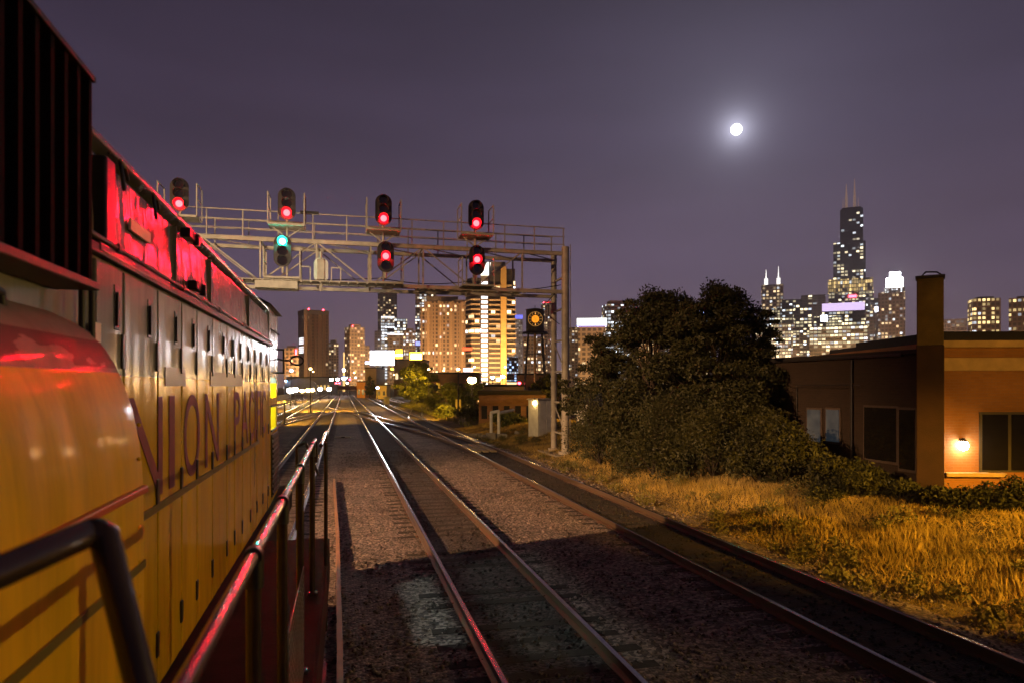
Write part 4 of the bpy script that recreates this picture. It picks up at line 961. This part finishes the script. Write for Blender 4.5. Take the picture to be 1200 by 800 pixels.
# billboards
def sign(name, label, x0, x1, y0, y1, d, m, post=True, rot=0, thick=.6, cat='billboard'):
    c = W((x0+x1)/2, HY, d); k = d/800; w = (x1-x0)*k; z1 = CH+(HY-y0)*k; z0 = CH+(HY-y1)*k
    t = thing(name, (c.x, c.y, 0), label, cat, rz=-TH+rot)
    MB().b2((-w/2-.15, .06, z0-.15), (w/2+.15, thick, z1+.15)).build('frame', M_dark, t)
    MB().b2((-w/2, 0, z0), (w/2, .06, z1)).build('panel', m, t)
    if post: MB().cyl((0, .35, 0), (0, .35, z0-.1), .35, n=12).build('post', M_dark, t)
    return t
sign('billboard', 'overexposed white lit billboard on a single dark post', 434, 462, 411, 427.5, 230, emis('billboard_white', (.90, .93, 1), 22))
_b = W(447, 410, 226); light('SPOT', 'added_glare_light', _b, 30000, (.93, .95, 1), to=(-.95, 10, CH+.5), size=1.2, spot=12, blend=.8)  # added light aimed at the locomotive for the white glare on its side
t = sign('sign_board', 'slanted orange roof sign right of the white billboard', 462, 473, 409, 420, 236, emis('orange_sign', (1, .45, .04), 4), post=False, rot=R(-35), cat='sign')
MB().b2((-1.7, -.05, CH+10.3), (1.8, -.004, CH+10.9)).build('white_band', emis('white_sign_band', (1, .9, .7), 8), t)
t = sign('sign_board', 'orange and white lit sign above the rounded green tree', 480, 494.5, 412.5, 421.5, 236, emis('amber_sign', (1, .5, .05), 6), post=False, cat='sign')
MB().b2((-1.6, -.05, CH+9.4), (2.0, -.004, CH+11)).build('white_patch', emis('sign_white', (1, .92, 1), 12), t)
MB().b2((-.9, -.09, CH+10), (.2, -.054, CH+10.6)).build('blue_patch', emis('sign_blue', (.35, .5, 1), 5), t)
sign('sign_board', 'thin blue white light bar left of the billboard', 428, 434, 423.5, 426, 228, emis('blue_white_bar', (.6, .65, 1), 10), post=False, thick=.3, cat='sign')
# a blank panel of light near the banded tower, red letters unreadable in the photograph
sign('neon_sign', 'small red neon strip on the left edge of the banded tower', 542, 553, 407, 410.5, 330, emis('red_neon', (1, .10, .03), 3), post=False, thick=.3, cat='sign')
sign('neon_sign', 'blue white neon strip low on the banded tower', 543, 554, 431, 435, 330, emis('blue_neon', (.75, .8, 1), 5), post=False, thick=.3, cat='sign')
# small lamps of the distance
def far_lamp(px, py, d, label, m, r, name='street_lamp', group=None, power=0, col=SOD):
    p = W(px, py, d); return lamp_post(name, p.x, p.y, p.z, label, group, col=col, m=m, power=power, r=r)
G1 = 'bright lamps along the left side of the far tracks'
for px, py, d, r, lb, pw in ((340.5, 457, 118, .62, 'brightest lamp of the left row, next to the locomotive end', 3000), (345.8, 456, 125, .60, 'second bright lamp from the locomotive end', 3000), (354, 457.5, 140, .45, 'smaller third lamp of the left row', 0),
                         (361, 457, 148, .50, 'fourth lamp of the left row', 3000), (366, 456.5, 156, .50, 'fifth lamp of the left row', 0), (375, 455.5, 166, .55, 'sixth lamp of the left row', 3500), (385.5, 455.5, 180, .60, 'last lamp of the left row, nearest the vanishing tracks', 3500)):
    far_lamp(px, py, d, lb, M_lampW if r > .5 else M_lampS, r, 'platform_lamp', G1, pw, (1, .55, .06))
M_lampB = emis('blue_lamp', (.25, .55, 1), 30); M_lampY = emis('yellow_lamp', (1, .8, .05), 8)
for px, py, d, r, lb, m in ((388.5, 444.5, 255, .65, 'white lamp left of the twin lamps above the bridge', M_lampW), (395.5, 444, 250, .65, 'white lamp between the left lamp and the blue lamp', M_lampW), (403, 443, 250, .8, 'blue white lamp at the foot of the slender mast', M_lampB),
                            (410, 444.5, 250, .45, 'small red lamp right of the blue lamp', M_red), (394, 448.5, 246, .42, 'left of two red lamps low over the bridge', M_red), (397.5, 448.5, 246, .42, 'right of two red lamps low over the bridge', M_red),
                            (407, 448.5, 246, .35, 'small white lamp over the bridge', M_lampW), (341.5, 434, 260, .6, 'bluish lamp above the grey hall', emis('violet_lamp', (.7, .65, 1), 25)), (442.5, 454, 180, .4, 'blue white lamp beside the yellow shed', emis('pale_blue_lamp', (.5, .6, 1), 25)),
                            (459.5, 432, 190, .42, 'yellow signal lamp left of the rounded green tree', M_lampY), (577, 442, 160, .42, 'left white lamp at the foot of the banded tower', M_lampW), (589, 441, 160, .5, 'larger white lamp at the foot of the banded tower', M_lampW),
                            (591, 454, 120, .28, 'white lamp under the dark canopy', M_lampW), (608.5, 448.5, 120, .30, 'red lamp left of the water tower legs', M_red), (602, 454, 120, .2, 'small white lamp under the kiosk', M_lampW), (335, 446, 260, .4, 'small blue lamp beside the locomotive end', M_lampB)):
    far_lamp(px, py, d, lb, m, r, 'street_lamp')
far_lamp(333.5, 470, 60, 'yellow lit post beside the end of the locomotive', M_lampY, .10, 'marker_post', None, 60, (1, .7, .1))
# lamps that wash the far ballast and bank yellow
for x, y, h, pw, lb in ((-4.2, 92, 5.5, 22000, 'yard lamp between the far left tracks'), (11.5, 70, 5, 5000, 'lamp on the bank beyond the relay cabinet'), (13.5, 112, 6, 3500, 'lamp beside the rounded green tree'), (20, 48, 5.5, 1500, 'lamp behind the trees near the cabinet'), (-17, 150, 7, 30000, 'lamp on the left embankment'), (-8.7, 62, 5.5, 11000, 'yard lamp close behind the locomotive end')):
    lamp_post('yard_lamp', x, y, h, lb, 'sodium lamps of the yard', power=pw*2.0, col=(1, .50, .035), m=M_lampS, r=.16, spot=115, to=(x*.55-1, y+7, 0), blend=.8)
sm = thing('radio_mast', tuple(W(403, HY, 420)), 'slender yellow lit mast above the vanishing point of the tracks', 'mast'); sm.location.z = 0
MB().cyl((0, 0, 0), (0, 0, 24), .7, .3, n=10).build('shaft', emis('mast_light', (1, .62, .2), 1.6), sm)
MB().ball((0, 0, 13), .9, 10, 6).build('beacon', M_lampW, sm)

# ================================================================== skyline
WARMW = (1, .70, .34)
def tower(label, x0, x1, ytop, d, m, rot=0, depth=None, base=0, name='skyscraper', group='skyscrapers of the skyline', crown=None):
    pc_ = (x0+x1)/2; c = W(pc_, HY, d); k = d/800; w = (x1-x0)*k; h = CH+(HY-ytop)*k
    if rot: w = w/(math.cos(rot)+math.sin(abs(rot))*.8); dp = depth or w*.8
    else: dp = depth or w*.8
    az = math.atan2(c.x, c.y)
    t = thing(name, (c.x, c.y, 0), label, 'skyscraper', group, rz=-az+rot)
    MB().b2((-w/2, -dp/2, 0), (w/2, dp/2, h)).build('wall', m, t)
    if crown: MB().b2((-w*.3, -dp*.3, h), (w*.3, dp*.3, h+crown)).build('penthouse', M_pent, t)
    return t, w, dp, h, k
M_pent = mat('penthouse_concrete', (.20, .15, .12), .8, var=.2, scale=.1)
def redtips(t, w, dp, h, n=2):
    for i in range(n): MB().ball((-w*.3+w*.6*i/max(1, n-1), -dp*.45, h+1), w*.025+.3, 8, 5).build('warning_light', M_red, t)

F = facade
t, w, dp, h, k = tower('small lit block with a red light beside the locomotive end', 333, 350, 408, 620, F('f1', (.28, .18, .12), (.03, .03, .03), 3.4, 3.4, p=.16, strength=2.5, seed=1), crown=2); MB().b2((w*.25, -dp*.52, h-6), (w*.34, -dp*.5, h-1)).build('red_sign', M_red, t)
# brown slab tower
t, w, dp, h, k = tower('brown ribbed slab tower with a patch of white windows on its left edge', 350, 384, 366, 760, F('f2', (.20, .115, .075), (.08, .05, .04), 5.2, 3.6, mx=.3, mz=.25, p=.02, strength=1.2, seed=2), rot=R(18))
for i in range(8): MB().b2((-w/2+w*i/7-.35, -dp/2-.8, 0), (-w/2+w*i/7+.35, -dp/2, h-4)).build('rib', mat('rib_%d' % i, (.26, .15, .10), .7), t)
MB().b2((-w/2-.4, -dp/2-1, h-3.5), (w/2+.4, dp/2+.4, h+1.2)).build('parapet', M_pent, t)
M_ww = emis('white_office_windows', (.95, .95, 1), 2.2)
for i in range(9):
    if i in (4,): continue
    MB().b2((-w/2-.25, -dp*.42, h-30-i*1.95), (-w/2-.02, dp*.30, h-29-i*1.95)).build('lit_window', M_ww, t)
redtips(t, w, dp, h+1)
tower('small pinkish tower right of the brown slab', 385, 396.5, 402, 900, F('f3', (.32, .20, .15), (.06, .04, .04), 3.2, 3.6, p=.22, strength=2, seed=3), crown=4)
t, w, dp, h, k = tower('slim flat block with scattered lights left of the billboard', 404, 427, 384, 700, F('f4', (.22, .15, .10), (.04, .03, .03), 3.3, 3.3, p=.24, strength=3, seed=4), rot=R(25), crown=3); redtips(t, w, dp, h, 1)
tower('low stepped block between slim flats and billboard', 425, 433, 405, 720, F('f4b', (.22, .15, .10), (.04, .03, .03), 3.0, 3.3, p=.35, strength=2.5, seed=44))
tower('tall grey brown tower rising behind the gantry walkway', 443, 465, 343, 1150, F('f5', (.20, .13, .11), (.05, .04, .04), 4.6, 4.2, p=.22, strength=1.8, coolp=.2, seed=5), crown=8)
tower('darker block left of the white lit offices', 439, 449, 388, 900, F('f5b', (.19, .13, .11), (.05, .04, .04), 3.6, 3.6, p=.16, strength=1.6, seed=55))
t, w, dp, h, k = tower('office block with brilliantly lit white floors above the billboard', 447, 462, 371, 880, F('f6', (.26, .2, .16), (.05, .05, .05), 3.4, 3.8, mx=.08, p=.72, coolp=.7, warm=(1, .85, .6), strength=3.4, clump=.5, seed=6))
MB().b2((-w/2, -dp/2-.4, h-2), (w/2, -dp/2, h-.5)).build('roof_light', M_ww, t)
t, w, dp, h, k = tower('lower white lit office block beside the brilliantly lit one', 461, 477, 374, 960, F('f7', (.22, .17, .15), (.04, .04, .05), 4, 4.2, mx=.1, p=.62, coolp=.75, warm=(1, .85, .6), strength=3, seed=7))
t, w, dp, h, k = tower('brown office block with a white light line along its roof', 454, 474, 392, 820, F('f8', (.30, .21, .14), (.08, .05, .04), 4, 4, p=.14, strength=1.6, seed=8))
MB().b2((-w/2, -dp/2-.5, h-1), (w/2, -dp/2, h+.6)).build('roof_light', M_ww, t)
t, w, dp, h, k = tower('short office block with white lit steps left of the beige flats', 473, 487, 388, 800, F('f9', (.28, .2, .15), (.06, .05, .05), 3.6, 3.8, p=.45, coolp=.6, strength=2.4, seed=9), crown=3)
t, w, dp, h, k = tower('tall tower with dense white windows behind the beige flats', 487, 511, 343, 900, F('f10', (.28, .2, .16), (.06, .05, .05), 3.0, 3.6, mx=.1, p=.55, coolp=.6, warm=(1, .85, .6), strength=2.6, seed=10))
MB().b2((-w/2-.3, -dp/2-.5, h-70), (-w*.28, -dp/2, h-65)).build('blue_sign', emis('blue_sign', (.25, .3, 1), 2.5), t)
# beige flats
Mb = F('f11', (.42, .27, .17), (.10, .07, .06), 3.0, 3.1, mx=.24, mz=.3, p=.13, strength=3.2, coolp=.25, clump=.4, rib=9, ribc=(.52, .34, .2), seed=11)
t, w, dp, h, k = tower('broad beige block of flats with vertical piers and stepped roof', 499, 546, 356, 560, Mb, crown=5)
for i in range(7):
    x = -w/2+w*i/6; MB().b2((x-.6, -dp/2-1.4, 0), (x+.6, -dp/2, h-(1.5 if i % 2 else -.8))).build('pier', mat('beige_pier%d' % i, (.46, .31, .2), .75, var=.15, scale=.2), t)
MB().b2((-w/2+1, -dp/2+1, h), (-w*.12, dp/2, h+4)).b2((w*.22, -dp/2+1, h), (w/2, dp/2, h+1.8)).build('roof_block', M_pent, t)
MB().b2((-w/2-4, -dp/2+1.5, 0), (-w/2, dp/2, h-4)).build('side_wing', Mb, t)
# banded residential tower (nearest of the skyline)
db = 430; kb = db/800
c = W(574, HY, db); az = math.atan2(c.x, c.y)
bt = thing('residential_tower', (c.x, c.y, 0), 'tall banded residential tower with a white lit stairwell strip and yellow shaft', 'skyscraper', 'skyscrapers of the skyline', rz=-az)
def X(px): return (px-574)*kb
def Zp(py): return CH+(HY-py)*kb
M_gl = F('f12', (.06, .045, .035), (.035, .03, .03), 3.1, 2.95, mx=.1, mz=.2, p=.11, strength=5, coolp=.35, clump=.6, seed=12)
M_slab = mat('balcony_slab', (.50, .37, .24), .7, var=.15, scale=.3)
M_shaft = mat('yellow_shaft_paint', (.66, .42, .14), .6, var=.1, scale=.1)
L1 = MB(); L1.prism([(X(546), -4), (X(553), -11), (X(564), -11), (X(564), 8), (X(546), 8)], 'Z', 0, Zp(329)); L1.build('left_wing', M_gl, bt)
MB().b2((X(572), -8.5, 0), (X(587), 8, Zp(322))).build('middle_wing', M_gl, bt)
MB().b2((X(593), -9, 0), (X(603), 8, Zp(318))).build('right_wing', M_gl, bt)
MB().b2((X(563.5), -10, 0), (X(572), 9, Zp(315))).build('stair_core', mat('core_grey', (.3, .25, .2), .6), bt)
MB().b2((X(586.5), -12, 0), (X(593), 8, Zp(316))).build('shaft', M_shaft, bt)
MB().b2((X(568), -6, Zp(322)), (X(592), 6, Zp(309))).build('penthouse', M_pent, bt)
MB().prism([(X(563.5), Zp(326)), (X(573), Zp(326)), (X(575), Zp(311)), (X(571), Zp(311))], 'Y', -10.6, -10.1).build('crown_light', emis('crown_light_white', (1, .95, .85), 2.4), bt)
nf = int(Zp(330)/2.95)
for i in range(1, nf):
    z = i*2.95
    s_ = MB(); s_.prism([(X(545), -4.6), (X(552.5), -12.3), (X(563), -12.3), (X(563), -10.8), (X(553.5), -10.8), (X(546.5), -4)], 'Z', z-.55, z+.40)
    s_.build('balcony_band', M_slab, bt); MB().b2((X(573), -10, z-.55), (X(586), -8.4, z+.40)).build('balcony_band', M_slab, bt); MB().b2((X(593.4), -10.6, z-.55), (X(604), -8.9, z+.40)).build('balcony_band', M_slab, bt)
    if z < Zp(325): MB().b2((X(564.2), -10.25, z+.7), (X(571.4), -9.98, z+2.3)).build('stair_window', emis('stair_light', (.92, .90, 1), 2.6) if i == 1 else bpy.data.materials['stair_light'], bt)
# low christmas-like glitter of bluish windows beside it
tower('low glass block glittering with blue white windows beside the yellow shaft', 594, 607, 418, 300, F('f13', (.2, .2, .25), (.05, .06, .08), 1.1, 1.2, mx=.15, p=.5, warm=(.7, .85, 1), cool=(.4, .6, 1), coolp=.5, strength=3, seed=13), name='office_block')
t, w, dp, h, k = tower('slim grid tower with a glowing blue roof left of the water tower', 602.5, 612.5, 374, 900, F('f14', (.34, .3, .3), (.06, .06, .07), 2.3, 3.2, mx=.22, mz=.3, p=.75, coolp=.9, cool=(1, .88, .8), strength=.6, clump=.2, seed=14))
MB().b2((-w/2, -dp/2, h), (w/2, dp/2, h+5)).build('blue_roof', emis('blue_roof_light', (.16, .18, 1), 1.6), t)
t, w, dp, h, k = tower('pinkish tower with red warning lights behind the gantry column', 634, 650, 356, 950, F('f15', (.30, .2, .17), (.08, .06, .06), 3.2, 3.8, p=.2, strength=1.6, seed=15), crown=3); redtips(t, w, dp, h, 3)
tower('low brownish block between water tower and column', 613, 640, 395, 700, F('f16', (.26, .18, .13), (.05, .04, .04), 3.6, 3.6, p=.25, strength=2, seed=16))
tower('dim tower seen right behind the gantry column', 664, 679, 384, 760, F('f17', (.22, .16, .13), (.04, .04, .04), 3.4, 3.4, p=.3, strength=2.2, seed=17))
t, w, dp, h, k = tower('beige building with a brilliant white roof bar right of the column', 678, 709, 382, 520, F('f18', (.36, .26, .18), (.08, .06, .05), 4, 3.6, p=.1, strength=1.6, seed=18))
MB().b2((-w/2-1, -dp/2-.8, h), (w/2+1, dp/2, h+5)).build('light_bar', emis('white_roof_bar', (.92, 1, .95), 3), t)
MB().b2((-w/2-1.1, -dp/2-.9, h-1), (w/2+1.1, -dp/2, h)).build('blue_edge', emis('blue_roof_edge', (.3, .3, 1), 2.5), t)
t, w, dp, h, k = tower('grey tower with white floors and penthouse left of the dark trees', 705, 737, 358, 820, F('f19', (.22, .19, .18), (.04, .04, .05), 4, 4.2, mx=.1, p=.42, coolp=.75, strength=2.6, seed=19), rot=R(20), crown=5)
t, w, dp, h, k = tower('grey block with red roof lights just above the dark trees', 738, 782, 364, 800, F('f20', (.22, .18, .16), (.04, .04, .04), 4, 4, p=.35, strength=2, seed=20)); redtips(t, w, dp, h, 4)
t, w, dp, h, k = tower('lower building with a lit yellow gable seen over the tree', 748, 772, 388, 500, F('f20b', (.3, .22, .15), (.05, .04, .04), 4, 4, p=.2, strength=2, seed=21))
MB().prism([(-w*.4, h), (w*.4, h), (0, h+5)], 'Y', -dp/2-.5, -dp/2+4).build('gable', emis('gable_light', (1, .72, .3), 1.2), t)
for i, (a, b, y, lb) in enumerate(((784, 805, 352, 'tower behind the tree with a small blue sign at its top'), (806, 836, 364, 'tower behind the tallest tree with a slanted blue white sign'), (843, 872, 380, 'tower behind the tree with two blue white signs'))):
    t, w, dp, h, k = tower(lb, a, b, y, 850, F('f21%d' % i, (.2, .16, .15), (.04, .04, .05), 4, 4, p=.3, strength=2, seed=22+i))
    MB().b2((-w*.3, -dp/2-.6, h-5), (w*.25, -dp/2-.1, h-1)).build('sign', emis('blue_sign_%d' % i, (.35, .45, 1), 6), t)
# twin spire tower
t, w, dp, h, k = tower('tower with two bright white spires left of the black skyscraper', 893, 917, 335, 1550, F('f30', (.26, .19, .17), (.06, .05, .06), 7.5, 7.5, p=.42, strength=2.2, seed=30))
for s_ in (-1, 1):
    MB().b2((s_*w*.28-4, -dp/2, h), (s_*w*.28+4, dp*.1, h+14)).build('turret', emis('turret_light', (1, .97, .9), 2.0) if s_ < 0 else bpy.data.materials['turret_light'], t)
    MB().cyl((s_*w*.28, -dp*.2, h+14), (s_*w*.28, -dp*.2, h+(42 if s_ > 0 else 36)), 1.6, .4, n=8).build('spire', bpy.data.materials['turret_light'], t)
for i, (a, b, y, d, pp, lb) in enumerate(((903, 921, 362, 1400, .5, 'bright office block at the foot of the twin spire tower'), (917, 941, 352, 1350, .35, 'dark glass block with scattered warm windows right of the twin spires'), (931, 950, 358, 1300, .42, 'slightly lower glass block with rows of lights'),
                                         (940, 966, 347, 1500, .12, 'dark flat topped block left of the black skyscraper'), (955, 985, 372, 1150, .75, 'low office block ablaze with white windows below the black skyscraper'), (1005, 1024, 366, 1400, .3, 'dark block right of the blazing offices'),
                                         (1018, 1034, 350, 1600, .08, 'dim brown slab between black skyscraper and bright crowned tower'), (885, 905, 385, 1200, .45, 'low office block left of the twin spires, partly behind the tree'), (905, 930, 380, 1150, .5, 'low lit block between twin spires and glass blocks'), (930, 957, 385, 1100, .35, 'low dark lit block in front of the glass blocks'))):
    tower(lb, a, b, y, d, F('f31%d' % i, (.13, .10, .10), (.03, .03, .035), d*(.0040+.0007*(i % 4)), d*(.0036+.0006*(i % 3)), mx=.12, mz=.3, p=min(.8, pp*1.15), strength=3.2, coolp=.35, warm=(1, .84, .5), cool=(.8, .9, 1), seed=31+i))
# the great black stepped skyscraper
dw = 1708; kw = dw/800; cw = W(999, HY, dw); az = math.atan2(cw.x, cw.y)
wl_ = thing('skyscraper', (cw.x, cw.y, 0), 'tallest black stepped skyscraper with two antennas under the moon', 'skyscraper', 'skyscrapers of the skyline', rz=-az)
def zz(py): return CH+(HY-py)*kw
Mw = F('fw', (.030, .024, .030), (.02, .018, .022), 8.5, 8.0, mx=.12, mz=.3, p=.36, strength=3.0, coolp=.15, warm=(1, .82, .5), clump=.9, seed=50)
MwB = F('fw_belt', (.05, .04, .03), (.03, .02, .02), 5, 9, mx=.10, mz=.15, p=.85, strength=2.3, coolp=.05, warm=(1, .68, .25), clump=.2, seed=51)
MwD = F('fw_dark', (.030, .024, .030), (.02, .018, .022), 8.5, 8.0, mx=.12, mz=.3, p=.11, strength=2.6, coolp=.3, warm=(1, .86, .6), clump=1.0, seed=52)
MwL = F('fw_low', (.06, .045, .04), (.03, .025, .025), 7.5, 7.5, mx=.12, mz=.3, p=.42, strength=3.2, coolp=.2, warm=(1, .84, .5), clump=.8, seed=53)
def wx(px): return (px-999)*kw
for (a, b, y0, y1, dd, m_, nm) in ((986, 1010, 247, 286, 22, MwD, 'upper_tier'), (979, 1012.5, 286, 329, 30, Mw, 'middle_tier'), (973.5, 1020, 329, 345, 38, MwB, 'belt_floors'), (974, 1020.5, 345, 452, 38.6, MwL, 'lower_tier')):
    MB().b2((wx(a), -dd, zz(y1)), (wx(b), dd, zz(y0))).build(nm, m_, wl_)
MB().b2((wx(988), -15, zz(247)), (wx(1008), 15, zz(244.5))).build('roof_plant', M_black, wl_)
M_ant = mat('antenna_glow', (.6, .45, .38), .6, emit=(1, .62, .45), estr=.22)  # a faint glow is put into the antenna colour
for px, yt in ((992.5, 215), (1001.2, 210)): MB().cyl((wx(px), 0, zz(246)), (wx(px), 0, zz(230)), 4.0, 3.0, n=10).cyl((wx(px), 0, zz(230)), (wx(px), 0, zz(yt)), 2.6, .8, n=8).build('antenna', M_ant, wl_)
for px, yt in ((989, 232), (1005, 232)): MB().cyl((wx(px), 0, zz(246)), (wx(px), 0, zz(yt)), 1.2, .5, n=8).build('short_mast', M_ant, wl_)
MB().b2((wx(995), -41, zz(351)), (wx(1003), -38.8, zz(348))).build('red_sign', M_red, wl_)
t, w, dp, h, k = tower('office slab with a violet glowing top band in front of the black skyscraper', 966, 1010, 366, 1250, F('f40', (.09, .07, .07), (.03, .03, .03), 6.5, 6.5, mx=.1, p=.60, strength=3.0, coolp=.25, warm=(1, .84, .5), seed=60))
MB().b2((-w/2, -dp/2-1, h), (w/2, dp/2, h+14)).build('violet_band', emis('violet_band_light', (.75, .58, .95), 1.5), t)
t, w, dp, h, k = tower('low brightly windowed block below the violet band', 952, 1012, 384, 1050, F('f41', (.10, .08, .07), (.03, .03, .03), 5.6, 5.4, mx=.08, p=.66, strength=2.8, coolp=.2, warm=(1, .88, .55), seed=61))
c = W(974, 346.5, 1280); sq = MB().box((0, 0, 0), (9, 3, 9)).build('lit_sign', emis('square_white_sign', (.75, .85, 1), 12), t, loc=(-w*.24, -dp/2-2, 0)); sq.location.z = h+12
# bright crowned tower
t, w, dp, h, k = tower('tower with a dazzling white lit crown right of the black skyscraper', 1031, 1058.5, 344, 1400, F('f42', (.22, .15, .12), (.05, .04, .04), 6.5, 7, p=.38, strength=2.2, coolp=.3, seed=62))
Mcr = emis('crown_white', (.95, .97, 1), 25)
cw_ = w
MB().b2((-w*.28, -dp*.4, h), (w*.5, dp*.4, h+10)).build('crown_base', F('f42b', (.4, .38, .4), (.1, .1, .1), 4, 5, p=.8, strength=4, coolp=.9, seed=63), t)
MB().b2((-w*.20, -dp*.35, h+10), (w*.42, dp*.35, h+30)).b2((-w*.08, -dp*.25, h+30), (w*.34, dp*.25, h+42)).build('crown', Mcr, t)
MB().b2((-w*.62, -dp*.4, h-38), (-w*.34, -dp*.38, h-27)).build('lit_sign', emis('blue_white_sign', (.8, .85, 1), 9), t)
tower('left low shoulder block of the bright crowned tower', 1022, 1040, 358, 1450, F('f43', (.20, .14, .12), (.05, .04, .04), 7, 7, p=.3, strength=2, seed=64))
tower('low grey block between chimney and brown flats', 1102, 1130, 375, 1300, F('f44', (.32, .25, .27), (.14, .12, .13), 7, 7, p=.35, strength=.7, coolp=.6, seed=65))
tower('brown block of flats with warm windows right of the chimney', 1137, 1169, 351, 1000, F('f45', (.20, .13, .09), (.05, .04, .03), 5.6, 6.5, p=.5, strength=2.4, warm=(1, .72, .3), coolp=.12, seed=66), rot=R(15), crown=3)
tower('brown block of flats cut off by the right edge', 1187, 1225, 350, 950, F('f46', (.20, .13, .09), (.05, .04, .03), 5.6, 6.5, p=.42, strength=2.2, warm=(1, .72, .3), coolp=.15, seed=67), crown=3)
# lamps added to wash the tower fronts with warm city glow
def facade_wash(px, d, z, power, col=(1, .56, .21), lb=''):
    p = W(px, HY, d); q_ = W(px, HY-90, d*1.4); t = lamp_post('added_wash_lamp', p.x, p.y, z, lb, 'added wash lamps at the feet of the towers', power=power, col=col, r=.5, m=M_lampS, spot=150, to=tuple(q_), blend=.6)
for a in ((367, 600, 16, 1.7e5, 'added wash lamp in front of the brown slab tower'), (415, 600, 15, 1.1e5, 'added wash lamp in front of the slim flats'), (462, 640, 14, 6e5, 'added wash lamp in front of the white lit offices'), (520, 480, 14, 2.6e5, 'added wash lamp in front of the beige flats'),
          (556, 385, 14, 1.2e5, 'added wash lamp left of the banded tower foot'), (592, 385, 14, 1.4e5, 'added wash lamp right of the banded tower foot'), (640, 560, 12, 2e5, 'added wash lamp behind the gantry column'), (705, 450, 12, 1.5e5, 'added wash lamp left of the dark trees'),
          (905, 1080, 14, 9e5, 'added wash lamp before the twin spire tower'), (985, 960, 14, 1.1e6, 'added wash lamp before the blazing offices'), (1045, 1250, 14, 1.2e6, 'added wash lamp before the bright crowned tower'), (1150, 850, 14, 4e5, 'added wash lamp before the brown flats')):
    facade_wash(a[0], a[1], a[2], a[3], lb=a[4])

# ================================================================== moon
mo = MB().ball(Vector((0, 0, 0)), 8200*5.9/800, 40, 24).build('moon', emis('moon_surface', (.93, .95, 1), 6), None, loc=Vector((0, 0, CH))+MOON*8200)
tag(mo, 'full white moon glowing in the night sky', 'moon')

# ================================================================== night haze
HAZE = True
if HAZE:
    hm = bpy.data.materials.new('night_haze'); hm.use_nodes = True; t = hm.node_tree; t.nodes.clear()
    o_ = t.nodes.new('ShaderNodeOutputMaterial'); pv = t.nodes.new('ShaderNodeVolumePrincipled'); t.links.new(pv.outputs[0], o_.inputs['Volume'])
    pv.inputs['Color'].default_value = (.85, .8, .82, 1); pv.inputs['Density'].default_value = .00028; pv.inputs['Anisotropy'].default_value = .3
    hz = MB().b2((-2000, -450, -1.4), (2000, 2000, 620)).build('haze', hm); hz['kind'] = 'stuff'
